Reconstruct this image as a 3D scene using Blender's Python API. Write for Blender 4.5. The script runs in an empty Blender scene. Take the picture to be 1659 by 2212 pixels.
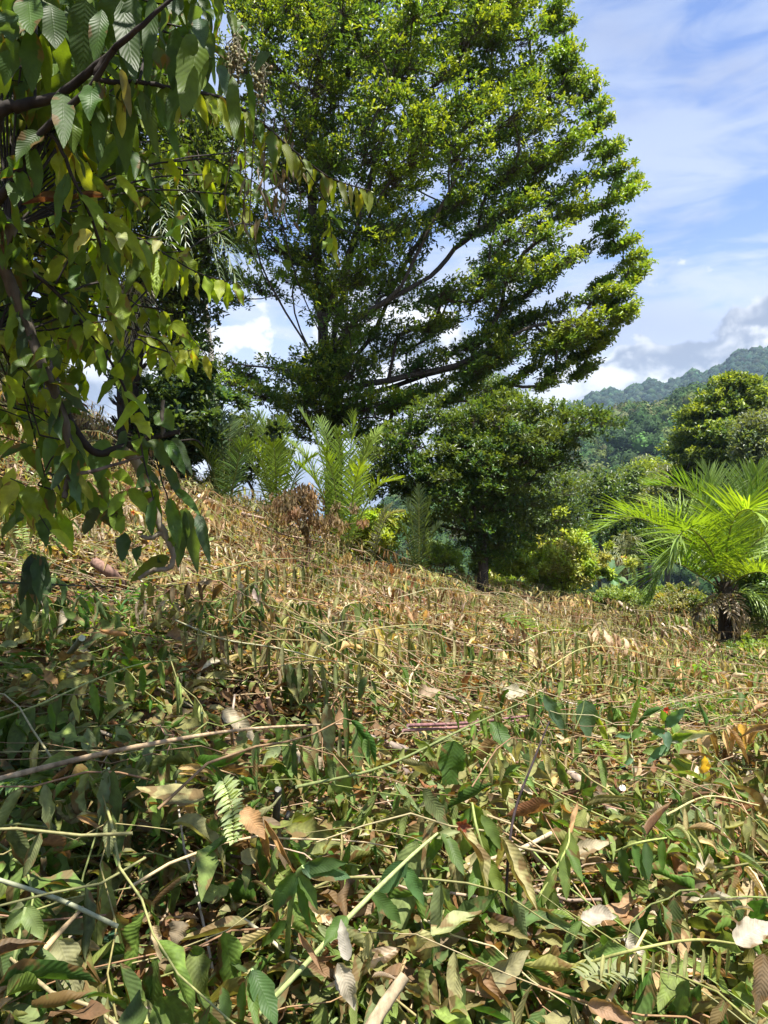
import bpy, bmesh, math
import numpy as np
from math import radians, sin, cos, pi
R = np.random.default_rng(7)
sc = bpy.context.scene
COL = sc.collection

# ------------------------------------------------------------------ camera model (used to turn what the photo shows into places)
F = 1671.0; CX = 829.5; CY = 1106.0; PITCH = radians(1.166); EYE = 1.6
def ray(px, py):
    cx = (px-CX)/F; cy = (CY-py)/F
    return np.array([cx, cos(PITCH)+cy*sin(PITCH), -sin(PITCH)+cy*cos(PITCH)])
def at(px, py, Y):
    d = ray(px, py); d = d*(Y/d[1]); return np.array([d[0], d[1], d[2]+EYE])

# ------------------------------------------------------------------ terrain
def sstep(a, b, x):
    t = np.clip((x-a)/(b-a), 0, 1); return t*t*(3-2*t)
PX = [-30, -14, -7, -4.2, -2.4, -1, 1, 5.5, 11, 25, 60]
PZ = [10.5, 6.8, 3.75, 1.9, 1.18, .33, -.5, -1.68, -2.3, -3.7, -6.5]
def mound(x, y):
    m = .5+.28*np.sin(2.1*x+1.3*np.sin(1.1*y))*np.cos(1.7*y+.9*np.sin(1.3*x))+.22*np.sin(4.3*x+2.7*y+1)*np.sin(3.9*y-2.2*x)
    return np.clip(m, 0, 1.1)
def zg(x, y):
    x = np.asarray(x, float); y = np.asarray(y, float)
    xc = np.clip(x, -60, 60)
    prof = (np.interp(xc-.6, PX, PZ)+np.interp(xc, PX, PZ)+np.interp(xc+.6, PX, PZ))/3
    yc = np.interp(xc, [-3, 1, 5.5, 11], [14, 17, 21, 22])
    t = np.clip(y/yc, 0, 1)
    z = -.12*xc*(1-t)+prof*t
    bump = .05*np.sin(1.7*x+.6*y)+.045*np.sin(.9*x-1.9*y+1)+.03*np.sin(3.7*x+2.9*y+2)+.02*np.sin(6.1*x-4.9*y)
    bump = bump+.2*(mound(x, y)-.5)
    z = z+bump*np.exp(-(np.hypot(x, y)/60)**2)
    dy = np.maximum(y-yc, 0)
    z = z-.28*dy*dy/(dy+7)
    dx = np.maximum(np.abs(x)-60, 0)*(x > 0)
    z = z-.15*dx
    z = np.maximum(z, -42+.0*z)
    # far land
    d = np.hypot(x, y); u = x/np.maximum(np.abs(y), 1)*np.sign(y+1e-6)
    az = np.degrees(np.arctan2(x, np.maximum(y, 1e-3)))
    back = y < 0
    # middle ridge, crest about 480 m away
    hm = np.interp(az, [-10, -1, 8, 12, 15, 18, 21, 26, 34, 50, 70], [-10, 0, 10, 22, 38, 47, 53, 56, 64, 72, 40])
    hm = hm*(1+.06*np.sin(az*1.3+d*.01))
    mid = -42+(hm+42)*sstep(110, 480, d)*(1-sstep(520, 800, d)*.75)
    z = np.where(back, z, np.maximum(z, np.where(d > 60, mid, -99)))
    hr = np.interp(az, [-6, 2, 8, 12, 14.5, 17, 20, 22.3, 24, 26.5, 30, 38, 50, 70], [-45, 20, 90, 140, 176, 188, 198, 208, 232, 252, 262, 285, 240, 60])
    hr = hr*1.0+5*np.sin(az*2.1)+3*np.sin(az*4.7)
    far = -42+(hr+42)*sstep(760, 1500, d)*(1-sstep(1600, 2600, d))
    z = np.where(back, z, np.maximum(z, np.where(d > 600, far, -99)))
    # towards the sea on the left the land drops below water level
    sea = sstep(2, -6, az)*sstep(180, 320, d)*(~back)
    z = z*(1-sea)+(-75)*sea
    return z
def G(px, py, lo=1.2, hi=70):
    d = ray(px, py)
    ys = np.geomspace(lo, hi, 900)
    X = d[0]/d[1]*ys; Z = EYE+d[2]/d[1]*ys
    h = zg(X, ys)
    k = np.argmax(h > Z) if (h > Z).any() else int(np.argmin(np.where(ys < 22, Z-h, 99)))
    return np.array([X[k], ys[k], h[k]])
def GL(px, py, lift):
    """point over the ground seen at px,py, lifted so that it still lies on that sight line"""
    d = ray(px, py); ys = np.geomspace(1.0, 70, 900)
    X = d[0]/d[1]*ys; Z = EYE+d[2]/d[1]*ys
    h = zg(X, ys)+lift
    k = np.argmax(h > Z) if (h > Z).any() else int(np.argmin(np.where(ys < 22, Z-h, 99)))
    return np.array([X[k], ys[k], Z[k]])

# ------------------------------------------------------------------ mesh builder
def nrm(v):
    return v/np.maximum(np.linalg.norm(v, axis=-1, keepdims=True), 1e-9)
class MB:
    def __init__(s):
        s.v = []; s.f4 = []; s.f3 = []; s.c = []; s.l = []; s.n = 0
    def add(s, v, f4=None, f3=None, c=(.3, .3, .3), l=None):
        v = np.asarray(v, np.float64).reshape(-1, 3); k = len(v)
        s.v.append(v)
        if f4 is not None and len(f4): s.f4.append(np.asarray(f4, np.int64)+s.n)
        if f3 is not None and len(f3): s.f3.append(np.asarray(f3, np.int64)+s.n)
        c = np.asarray(c, float)
        s.c.append(np.broadcast_to(c, (k, 3)) if c.ndim == 1 else c)
        s.l.append(np.zeros((k, 3)) if l is None else l)
        s.n += k
    def build(s, name, mat, parent=None, smooth=True, loc=None):
        V = np.concatenate(s.v); C = np.concatenate(s.c); L = np.concatenate(s.l)
        q = np.concatenate(s.f4) if s.f4 else np.zeros((0, 4), int)
        t = np.concatenate(s.f3) if s.f3 else np.zeros((0, 3), int)
        org = np.zeros(3)
        if parent is not None:
            r = parent
            while r.parent: r = r.parent
            org = np.array(r.location)
        elif loc is not None: org = np.array(loc, float)
        V = V-org
        me = bpy.data.meshes.new(name)
        me.vertices.add(len(V)); me.vertices.foreach_set('co', V.astype(np.float32).ravel())
        nl = q.size+t.size; me.loops.add(nl)
        me.loops.foreach_set('vertex_index', np.concatenate([q.ravel(), t.ravel()]).astype(np.int32))
        me.polygons.add(len(q)+len(t))
        st = np.concatenate([np.arange(len(q))*4, q.size+np.arange(len(t))*3]).astype(np.int32)
        me.polygons.foreach_set('loop_start', st)
        me.polygons.foreach_set('use_smooth', np.full(len(q)+len(t), smooth))
        a = me.attributes.new('col', 'FLOAT_COLOR', 'POINT')
        a.data.foreach_set('color', np.concatenate([C, np.ones((len(C), 1))], 1).astype(np.float32).ravel())
        b = me.attributes.new('luv', 'FLOAT_VECTOR', 'POINT')
        b.data.foreach_set('vector', L.astype(np.float32).ravel())
        me.update(calc_edges=True)
        me.materials.append(mat)
        o = bpy.data.objects.new(name, me); COL.objects.link(o)
        if parent is not None: o.parent = parent
        else: o.location = org
        return o
def tag(o, label=None, cat=None, group=None, kind=None):
    if label: o['label'] = label
    if cat: o['category'] = cat
    if group: o['group'] = group
    if kind: o['kind'] = kind
    return o
def thing(name, loc, label, cat, group=None):
    o = bpy.data.objects.new(name, None); COL.objects.link(o)
    o.location = [float(a) for a in loc]; o.empty_display_size = .2
    return tag(o, label, cat, group)

SHAPES = {
 'lance': lambda s: np.sin(pi*np.clip(s, 0, 1)**.85)**.75*(1-.25*s),
 'ovate': lambda s: np.sin(pi*np.clip(s, 0, 1)**.62)**.85,
 'obov': lambda s: np.sin(pi*np.clip(s, 0, 1)**1.25)**.7,
 'long': lambda s: np.clip(np.sin(pi*np.clip(s, 0, 1)**.9), 0, 1)**.45*(1-.35*s),
 'strip': lambda s: np.clip(s*9+.25, 0, 1)*np.clip((1-s)*1.7, 0, 1)**.7,
}
def A(v, n):
    v = np.asarray(v, float); return np.full(n, float(v)) if v.ndim == 0 else v
def leaves(mb, P, D, N, L, W, col, ns=5, nt=2, droop=0., bend=0., curl=.3, wave=0., twist=0., shape='lance', rag=.1):
    P = np.atleast_2d(P); n = len(P); D = nrm(np.atleast_2d(D)); N = np.broadcast_to(np.atleast_2d(N), (n, 3))
    L = A(L, n); W = A(W, n); droop = A(droop, n); bend = A(bend, n); curl = A(curl, n)+1e-3; wave = A(wave, n); twist = A(twist, n)
    col = np.broadcast_to(np.atleast_2d(col), (n, 3))
    S = np.linspace(0, 1, ns+1); T = np.linspace(-1, 1, nt+1)
    ph = R.uniform(0, 6.28, n); wf = R.uniform(6, 15, n)
    V = np.zeros((n, ns+1, nt+1, 3)); pos = P.copy(); d = D.copy()
    b = nrm(np.cross(d, N)+1e-6); nn = nrm(np.cross(b, d))
    for i, s in enumerate(S):
        if i:
            pos = pos+d*(L/ns)[:, None]
            d = nrm(d-nn*(bend/ns)[:, None]+np.array([0, 0, -1.])*(droop/ns)[:, None]+1e-9)
            b = nrm(b-d*(b*d).sum(1, keepdims=True)+1e-9)
            if twist.any():
                a = (twist/ns)[:, None]; b = nrm(b*np.cos(a)+np.cross(d, b)*np.sin(a))
            nn = np.cross(b, d)
        w = np.maximum(SHAPES[shape](s), .03)*W*.5
        rg_ = 1+R.uniform(-rag*1.6, rag, (n, 2))*(0 if i in (0, ns) else 1)
        for j, t in enumerate(T):
            th = curl*abs(t)
            ox = np.sin(th)/curl*np.sign(t)*w*rg_[:, 0 if t < 0 else 1]; oy = (1-np.cos(th))/curl*w
            oy = oy+wave*abs(t)*w*np.sin(wf*s+ph+(1.3 if t > 0 else 0))
            V[:, i, j] = pos+b*ox[:, None]+nn*oy[:, None]
    m = (ns+1)*(nt+1)
    ii, jj = np.meshgrid(np.arange(ns), np.arange(nt), indexing='ij')
    q = np.stack([ii*(nt+1)+jj, (ii+1)*(nt+1)+jj, (ii+1)*(nt+1)+jj+1, ii*(nt+1)+jj+1], -1).reshape(-1, 4)
    q = (q[None]+(np.arange(n)*m)[:, None, None]).reshape(-1, 4)
    uv = np.zeros((n, ns+1, nt+1, 3)); uv[..., 0] = S[None, :, None]; uv[..., 1] = T[None, None, :]
    uv[..., 2] = R.uniform(0, 1, n)[:, None, None]
    mb.add(V.reshape(-1, 3), q, None, np.repeat(col, m, 0), uv.reshape(-1, 3))
def leaf6(mb, P, D, N, L, W, col, fold=.35, sh=(.35, .75, .75, 1.)):
    """small leaf: two quads folded on the midrib"""
    n = len(P); D = nrm(D); b = nrm(np.cross(D, N)+1e-6); nn = np.cross(b, D)
    L = A(L, n)[:, None]; W = A(W, n)[:, None]*.5; up = nn*fold*W
    tip = P+D*L-nn*L*.12
    V = np.stack([P, P+D*L*sh[0]+b*W*sh[2]+up, P+D*L*sh[1]+b*W*sh[3]+up-nn*L*.04, tip,
                  P+D*L*sh[1]-b*W*sh[3]+up-nn*L*.04, P+D*L*sh[0]-b*W*sh[2]+up], 1)
    o = (np.arange(n)*6)[:, None]
    q = np.concatenate([o+np.array([[0, 1, 2, 3]]), o+np.array([[0, 3, 4, 5]])])
    uv = np.zeros((n, 6, 3)); uv[..., 0] = [0, .35, .75, 1, .75, .35]; uv[..., 1] = [0, 1, 1, 0, -1, -1]; uv[..., 2] = R.uniform(0, 1, n)[:, None]
    mb.add(V.reshape(-1, 3), q, None, np.repeat(np.broadcast_to(col, (n, 3)), 6, 0), uv.reshape(-1, 3))
def tubes(mb, P, rad, col, M=4, cap=False):
    """P (n,K,3), rad (n,K)"""
    P = np.asarray(P, float)
    if P.ndim == 2: P = P[None]
    n, K = P.shape[:2]; rad = np.broadcast_to(np.asarray(rad, float), (n, K))
    T = nrm(np.gradient(P, axis=1))
    mean = nrm(P[:, -1]-P[:, 0])
    ref = np.where(np.abs(mean[:, 2:3]) > .8, np.array([[1., .1, 0]]), np.array([[.05, .1, 1.]]))
    U = nrm(np.cross(T, ref[:, None, :])+1e-9); W = np.cross(T, U)
    a = np.arange(M)*2*pi/M
    V = P[:, :, None]+rad[:, :, None, None]*(U[:, :, None]*np.cos(a)[None, None, :, None]+W[:, :, None]*np.sin(a)[None, None, :, None])
    i, j = np.meshgrid(np.arange(K-1), np.arange(M), indexing='ij')
    q = np.stack([i*M+j, i*M+(j+1) % M, (i+1)*M+(j+1) % M, (i+1)*M+j], -1).reshape(-1, 4)
    q = (q[None]+(np.arange(n)*K*M)[:, None, None]).reshape(-1, 4)
    uv = np.zeros((n, K, M, 3)); uv[..., 0] = np.linspace(0, 1, K)[None, :, None]; uv[..., 2] = R.uniform(0, 1, n)[:, None, None]
    col = np.broadcast_to(np.atleast_2d(col), (n, 3))
    mb.add(V.reshape(-1, 3), q, None, np.repeat(col, K*M, 0), uv.reshape(-1, 3))
    if cap and n == 1:
        for k in (0, K-1):
            c = P[0, k]; base = mb.n
            ring = V[0, k]
            tri = [[j, (j+1) % M, M] for j in range(M)]
            mb.add(np.vstack([ring, c]), None, tri, np.clip(col[0]*2.2+.12, 0, .75), None)
def spline(pts, K):
    pts = np.asarray(pts, float); n = len(pts)
    if n == 2: return pts[0]+(pts[1]-pts[0])*np.linspace(0, 1, K)[:, None]
    e = np.vstack([2*pts[0]-pts[1], pts, 2*pts[-1]-pts[-2]])
    out = []
    for u in np.linspace(0, n-1-1e-6, K):
        k = int(u); t = u-k; p0, p1, p2, p3 = e[k:k+4]
        out.append(.5*((2*p1)+(-p0+p2)*t+(2*p0-5*p1+4*p2-p3)*t*t+(-p0+3*p1-3*p2+p3)*t**3))
    return np.array(out)
def rdir(n, zlo=-1, zhi=1):
    a = R.uniform(0, 2*pi, n); z = R.uniform(zlo, zhi, n); r = np.sqrt(1-z*z)
    return np.stack([r*np.cos(a), r*np.sin(a), z], 1)
def pick(cols, n, p=None, jit=.18):
    c = np.array(cols, float)[R.choice(len(cols), n, p=p)]
    return np.clip(c*np.exp(R.normal(0, jit, (n, 1)))*np.exp(R.normal(0, jit*.3, (n, 3))), .004, .8)

# ------------------------------------------------------------------ materials
def newmat(name):
    m = bpy.data.materials.new(name); m.use_nodes = True; nt = m.node_tree
    for n in list(nt.nodes): nt.nodes.remove(n)
    out = nt.nodes.new('ShaderNodeOutputMaterial'); return m, nt, out
def nd(nt, t, **k):
    n = nt.nodes.new(t)
    for a, b in k.items():
        if a.startswith('i_'):
            n.inputs[int(a[2:]) if a[2:].isdigit() else a[2:].replace('_', ' ')].default_value = b
        else: setattr(n, a, b)
    return n
def math_(nt, op, a, b=None, c=None, clamp=False):
    n = nt.nodes.new('ShaderNodeMath'); n.operation = op; n.use_clamp = clamp
    for i, x in enumerate((a, b, c)):
        if x is None: continue
        if isinstance(x, (int, float)): n.inputs[i].default_value = x
        else: nt.links.new(x, n.inputs[i])
    return n.outputs[0]
def mixc(nt, f, a, b, mode='MIX'):
    n = nt.nodes.new('ShaderNodeMix'); n.data_type = 'RGBA'; n.blend_type = mode
    for s, x in ((n.inputs[0], f), (n.inputs[6], a), (n.inputs[7], b)):
        if isinstance(x, (int, float)): s.default_value = x
        elif isinstance(x, tuple): s.default_value = (*x, 1) if len(x) == 3 else x
        else: nt.links.new(x, s)
    return n.outputs[2]
def leafmat(name, rough=.45, spec=.5, trans=.35, vein=.5, under=.35, tint=(1.25, 1.15, .55), rib=1.5, ribs=46, spots=.3, undercol=(.32, .38, .26)):
    m, nt, out = newmat(name); lk = nt.links.new
    a = nd(nt, 'ShaderNodeAttribute', attribute_name='col'); uv = nd(nt, 'ShaderNodeAttribute', attribute_name='luv')
    sp = nt.nodes.new('ShaderNodeSeparateXYZ'); lk(uv.outputs['Vector'], sp.inputs[0])
    s, t = sp.outputs[0], math_(nt, 'ABSOLUTE', sp.outputs[1])
    base = a.outputs['Color']
    geo = nt.nodes.new('ShaderNodeNewGeometry')
    tc = nt.nodes.new('ShaderNodeTexCoord')
    if spots:
        nz = nd(nt, 'ShaderNodeTexNoise'); nz.inputs['Scale'].default_value = 38; nz.inputs['Detail'].default_value = 4
        lk(tc.outputs['Object'], nz.inputs['Vector'])
        f = nd(nt, 'ShaderNodeMapRange'); f.inputs[1].default_value = .35; f.inputs[2].default_value = .75
        f.inputs[3].default_value = 1+spots*.5; f.inputs[4].default_value = 1-spots
        lk(nz.outputs[0], f.inputs[0])
        cb = nt.nodes.new('ShaderNodeCombineColor')
        for i in range(3): lk(f.outputs[0], cb.inputs[i])
        base = mixc(nt, 1., base, cb.outputs[0], 'MULTIPLY')
    if spots:
        n2 = nd(nt, 'ShaderNodeTexNoise'); n2.inputs['Scale'].default_value = 17; n2.inputs['Detail'].default_value = 3; lk(tc.outputs['Object'], n2.inputs['Vector'])
        q_ = math_(nt, 'MULTIPLY_ADD', t, .16, math_(nt, 'MULTIPLY_ADD', sp.outputs[2], .16, n2.outputs[0]))
        fb = nd(nt, 'ShaderNodeMapRange'); fb.inputs[1].default_value = .74 if name != 'fresh_leaf' else .82; fb.inputs[2].default_value = .8 if name != 'fresh_leaf' else .87; lk(q_, fb.inputs[0])
        base = mixc(nt, math_(nt, 'MULTIPLY', fb.outputs[0], .85), base, (.17, .09, .035))
    if under:
        base = mixc(nt, math_(nt, 'MULTIPLY', geo.outputs['Backfacing'], under), base, undercol)
    bump = None
    if vein:
        mid = math_(nt, 'SUBTRACT', 1, math_(nt, 'DIVIDE', t, .07), clamp=True)
        lat = math_(nt, 'SINE', math_(nt, 'MULTIPLY', math_(nt, 'SUBTRACT', s, math_(nt, 'MULTIPLY', t, .16)), float(ribs*2)))
        lv = math_(nt, 'POWER', math_(nt, 'MULTIPLY_ADD', lat, .5, .5), 5.)
        vv = math_(nt, 'MAXIMUM', mid, math_(nt, 'MULTIPLY', lv, .35))
        base = mixc(nt, math_(nt, 'MULTIPLY', vv, vein*.5), base, mixc(nt, 1., base, (rib, rib, rib*.8), 'MULTIPLY'))
        bp = nt.nodes.new('ShaderNodeBump'); bp.inputs['Strength'].default_value = .55*vein; bp.inputs['Distance'].default_value = .004
        lk(math_(nt, 'MULTIPLY_ADD', lat, .5, math_(nt, 'MULTIPLY', mid, -1.)), bp.inputs['Height']); bump = bp.outputs[0]
    p = nd(nt, 'ShaderNodeBsdfPrincipled'); lk(base, p.inputs['Base Color'])
    p.inputs['Roughness'].default_value = rough; p.inputs['Specular IOR Level'].default_value = spec
    tr = nt.nodes.new('ShaderNodeBsdfTranslucent'); lk(mixc(nt, 1., base, tint, 'MULTIPLY'), tr.inputs['Color'])
    if bump: lk(bump, p.inputs['Normal'])
    mx = nt.nodes.new('ShaderNodeMixShader'); mx.inputs[0].default_value = trans
    lk(p.outputs[0], mx.inputs[1]); lk(tr.outputs[0], mx.inputs[2]); lk(mx.outputs[0], out.inputs['Surface'])
    return m
def barkmat(name, rough=.85, scale=30, amt=.5, bumpd=.01):
    m, nt, out = newmat(name); lk = nt.links.new
    a = nd(nt, 'ShaderNodeAttribute', attribute_name='col'); tc = nt.nodes.new('ShaderNodeTexCoord')
    mp = nt.nodes.new('ShaderNodeMapping'); mp.inputs['Scale'].default_value = (1, 1, .35); lk(tc.outputs['Object'], mp.inputs[0])
    nz = nd(nt, 'ShaderNodeTexNoise'); nz.inputs['Scale'].default_value = scale; nz.inputs['Detail'].default_value = 6; lk(mp.outputs[0], nz.inputs['Vector'])
    f = nd(nt, 'ShaderNodeMapRange'); f.inputs[1].default_value = .3; f.inputs[2].default_value = .7
    f.inputs[3].default_value = 1-amt; f.inputs[4].default_value = 1+amt; lk(nz.outputs[0], f.inputs[0])
    cb = nt.nodes.new('ShaderNodeCombineColor')
    for i in range(3): lk(f.outputs[0], cb.inputs[i])
    p = nd(nt, 'ShaderNodeBsdfPrincipled'); lk(mixc(nt, 1., a.outputs['Color'], cb.outputs[0], 'MULTIPLY'), p.inputs['Base Color'])
    p.inputs['Roughness'].default_value = rough; p.inputs['Specular IOR Level'].default_value = .25
    bp = nt.nodes.new('ShaderNodeBump'); bp.inputs['Strength'].default_value = .7; bp.inputs['Distance'].default_value = bumpd
    lk(nz.outputs[0], bp.inputs['Height']); lk(bp.outputs[0], p.inputs['Normal']); lk(p.outputs[0], out.inputs['Surface'])
    return m
M_FRESH = leafmat('fresh_leaf', .48, .28, .52, .3, .1, tint=(1.75, 1.6, .3), undercol=(.2, .26, .1))
M_DRY = leafmat('wilted_leaf', .6, .22, .36, .4, .12, tint=(1.3, 1.25, .5), spots=.5, undercol=(.42, .4, .22))
M_CANOPY = leafmat('tree_leaf', .38, .45, .42, 0, .1, tint=(1.5, 1.4, .3), spots=0)
M_PALM = leafmat('palm_leaflet', .34, .5, .42, 0, .2, tint=(1.4, 1.3, .35), spots=0)
M_BARK = barkmat('bark'); M_STEM = barkmat('green_stem', .55, 60, .25, .002)
M_FAR = leafmat('far_foliage', .8, .15, .15, 0, 0, spots=0)

def groundmat():
    m, nt, out = newmat('soil_and_litter'); lk = nt.links.new
    tc = nt.nodes.new('ShaderNodeTexCoord')
    n1 = nd(nt, 'ShaderNodeTexNoise'); n1.inputs['Scale'].default_value = 9; n1.inputs['Detail'].default_value = 8; lk(tc.outputs['Object'], n1.inputs['Vector'])
    n2 = nd(nt, 'ShaderNodeTexNoise'); n2.inputs['Scale'].default_value = .02; n2.inputs['Detail'].default_value = 5; lk(tc.outputs['Object'], n2.inputs['Vector'])
    cr = nt.nodes.new('ShaderNodeValToRGB'); cr.color_ramp.elements[0].color = (.02, .013, .008, 1); cr.color_ramp.elements[1].color = (.16, .1, .05, 1)
    cr.color_ramp.elements[0].position = .35; cr.color_ramp.elements[1].position = .7; lk(n1.outputs[0], cr.inputs[0])
    g = nt.nodes.new('ShaderNodeValToRGB'); g.color_ramp.elements[0].color = (.03, .055, .018, 1); g.color_ramp.elements[1].color = (.09, .11, .035, 1); lk(n2.outputs[0], g.inputs[0])
    ge = nt.nodes.new('ShaderNodeNewGeometry'); sx = nt.nodes.new('ShaderNodeSeparateXYZ'); lk(ge.outputs['Position'], sx.inputs[0])
    f = nd(nt, 'ShaderNodeMapRange'); f.inputs[1].default_value = 24; f.inputs[2].default_value = 40; lk(sx.outputs[1], f.inputs[0])
    p = nd(nt, 'ShaderNodeBsdfPrincipled'); p.inputs['Roughness'].default_value = .95; p.inputs['Specular IOR Level'].default_value = .1
    lk(mixc(nt, f.outputs[0], cr.outputs[0], g.outputs[0]), p.inputs['Base Color'])
    bp = nt.nodes.new('ShaderNodeBump'); bp.inputs['Distance'].default_value = .03; lk(n1.outputs[0], bp.inputs['Height']); lk(bp.outputs[0], p.inputs['Normal'])
    lk(p.outputs[0], out.inputs['Surface']); return m

# ------------------------------------------------------------------ ground sheet and sea
xs = 4*np.sinh(.04*np.arange(-170, 171)); ys = 6+4*np.sinh(.04*np.arange(-120, 171))
gx, gy = np.meshgrid(xs, ys, indexing='ij'); gz = zg(gx, gy)
mb = MB(); ny = len(ys)
i, j = np.meshgrid(np.arange(len(xs)-1), np.arange(ny-1), indexing='ij')
mb.add(np.stack([gx, gy, gz], -1), np.stack([i*ny+j, (i+1)*ny+j, (i+1)*ny+j+1, i*ny+j+1], -1).reshape(-1, 4))
tag(mb.build('ground', groundmat()), kind='structure')
m, nt, out = newmat('sea_water'); p = nd(nt, 'ShaderNodeBsdfPrincipled'); p.inputs['Base Color'].default_value = (.03, .12, .2, 1); p.inputs['Roughness'].default_value = .25
nz = nd(nt, 'ShaderNodeTexNoise'); nz.inputs['Scale'].default_value = .08; bp = nt.nodes.new('ShaderNodeBump'); bp.inputs['Distance'].default_value = .4
nt.links.new(nz.outputs[0], bp.inputs['Height']); nt.links.new(bp.outputs[0], p.inputs['Normal']); nt.links.new(p.outputs[0], out.inputs['Surface'])
mb = MB(); mb.add([[-3600, 150, -60], [3000, 150, -60], [3000, 3600, -60], [-3600, 3600, -60]], [[0, 1, 2, 3]])
tag(mb.build('sea', m), kind='structure')

# ------------------------------------------------------------------ light, sky, camera
SUN = nrm(np.array([.17, -.19, .955])); SEL = math.asin(SUN[2]); SAZ = math.atan2(SUN[0], SUN[1])
w = bpy.data.worlds.new("World"); sc.world = w; w.use_nodes = True; nt = w.node_tree; lk = nt.links.new
for n in list(nt.nodes): nt.nodes.remove(n)
out = nt.nodes.new('ShaderNodeOutputWorld'); bg = nt.nodes.new('ShaderNodeBackground'); bg.inputs['Strength'].default_value = .065
sky = nt.nodes.new('ShaderNodeTexSky'); sky.sky_type = 'NISHITA'; sky.sun_disc = False; sky.sun_elevation = SEL; sky.sun_rotation = SAZ
sky.air_density = 1.; sky.dust_density = .6; sky.ozone_density = 1.6
tc = nt.nodes.new('ShaderNodeTexCoord'); sx = nt.nodes.new('ShaderNodeSeparateXYZ'); lk(tc.outputs['Generated'], sx.inputs[0])
def wnoise(scale, det, st=(1, 1, 1), off=(0, 0, 0), dist=0, rough=.55):
    mp = nt.nodes.new('ShaderNodeMapping'); mp.inputs['Scale'].default_value = st; mp.inputs['Location'].default_value = off
    lk(tc.outputs['Generated'], mp.inputs[0])
    n = nd(nt, 'ShaderNodeTexNoise'); n.inputs['Scale'].default_value = scale; n.inputs['Detail'].default_value = det
    n.inputs['Distortion'].default_value = dist; n.inputs['Roughness'].default_value = rough
    lk(mp.outputs[0], n.inputs['Vector']); return n.outputs[0]
def wr(x, a, b, c=0., d=1., smooth=True):
    n = nt.nodes.new('ShaderNodeMapRange'); n.interpolation_type = 'SMOOTHSTEP' if smooth else 'LINEAR'
    for k, v in enumerate((a, b, c, d)): n.inputs[k+1].default_value = v
    lk(x, n.inputs[0]); return n.outputs[0]
el = sx.outputs[2]
blue = mixc(nt, 1., sky.outputs[0], (.85, 1.02, 1.4), 'MULTIPLY')
# thin high cloud, streaky, thick everywhere but for a few blue windows
hi = wnoise(2.6, 5, (1, 1, 2.6), (6.7, 0, .35), .6)
hi2 = wnoise(9, 4, (1, 1, 3.2), (.3, 1, 0), .8)
veil = math_(nt, 'MULTIPLY_ADD', hi2, .35, math_(nt, 'MULTIPLY', hi, .75))
veil = wr(veil, .41, .61)
low = wr(el, .1, .34, .85, 0)
veil = math_(nt, 'MAXIMUM', math_(nt, 'MULTIPLY', veil, .86), math_(nt, 'MULTIPLY_ADD', low, .75, .16))
vcol = mixc(nt, wr(el, .15, .6), (5.4, 5.8, 6.8), (3.1, 3.9, 5.8))
grey = wr(wnoise(3.4, 3, (1, 1, 1.6), (7, 2, 1), .2), .46, .68)
vcol = mixc(nt, math_(nt, 'MULTIPLY', grey, .5), vcol, (2.9, 3.2, 4.4))
c1 = mixc(nt, veil, blue, vcol)
# banks of heaped cloud above the hills
cu = wnoise(5.2, 7, (1, 1, 1.25), (.62, 1.9, .4), .15, .52)
edge = math_(nt, 'SUBTRACT', cu, wr(el, .05, .34, .28, .72, False))
cum = wr(edge, .0, .028)
lit = wnoise(5.2, 5, (1, 1, 1.25), (.642, 1.91, .365), .15, .52)
dl = wr(math_(nt, 'SUBTRACT', cu, lit), -.035, .05)
rim = wr(edge, .02, .11, 1, 0)
puff = wr(wnoise(13, 3, (1, 1, 1.3), (.2, .1, 0), .2), .42, .62)
bright = math_(nt, 'MULTIPLY', math_(nt, 'MAXIMUM', dl, math_(nt, 'MULTIPLY', rim, puff)), wr(wnoise(3., 2, off=(1.2, 0, 0)),   .34, .5, .6, 1.), clamp=True)
ccol = mixc(nt, bright, (2.6, 3.0, 3.9), (7.6, 7.7, 7.9))
ccol = mixc(nt, wr(el, -.02, .12, .35, 0), ccol, (4.4, 4.8, 5.8))
lk(mixc(nt, cum, c1, ccol), bg.inputs['Color']); lk(bg.outputs[0], out.inputs['Surface'])

sl = bpy.data.lights.new('sun', 'SUN'); sl.energy = 5.; sl.angle = radians(.53); sl.color = (1, .95, .86)
so = bpy.data.objects.new('sun', sl); COL.objects.link(so)
from mathutils import Vector
so.rotation_euler = Vector(SUN).to_track_quat('Z', 'Y').to_euler()
so.location = (0, 0, 30)
cam = bpy.data.cameras.new('camera'); cam.sensor_fit = 'VERTICAL'; cam.sensor_height = 24; cam.lens = 24*F/2212
cam.clip_start = .05; cam.clip_end = 30000
co = bpy.data.objects.new('camera', cam); COL.objects.link(co); co.location = (0, 0, EYE); co.rotation_euler = (pi/2-PITCH, 0, 0)
sc.camera = co
sc.view_settings.view_transform = 'Standard'; sc.view_settings.look = 'None'; sc.view_settings.exposure = 1.33; sc.view_settings.gamma = 1
sc.render.resolution_x = 768; sc.render.resolution_y = 1024
sc.cycles.max_bounces = 5; sc.cycles.transmission_bounces = 4; sc.cycles.diffuse_bounces = 3; sc.cycles.caustics_reflective = False; sc.cycles.caustics_refractive = False; sc.cycles.glossy_bounces = 2
sc.cycles.volume_bounces = 0

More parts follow.
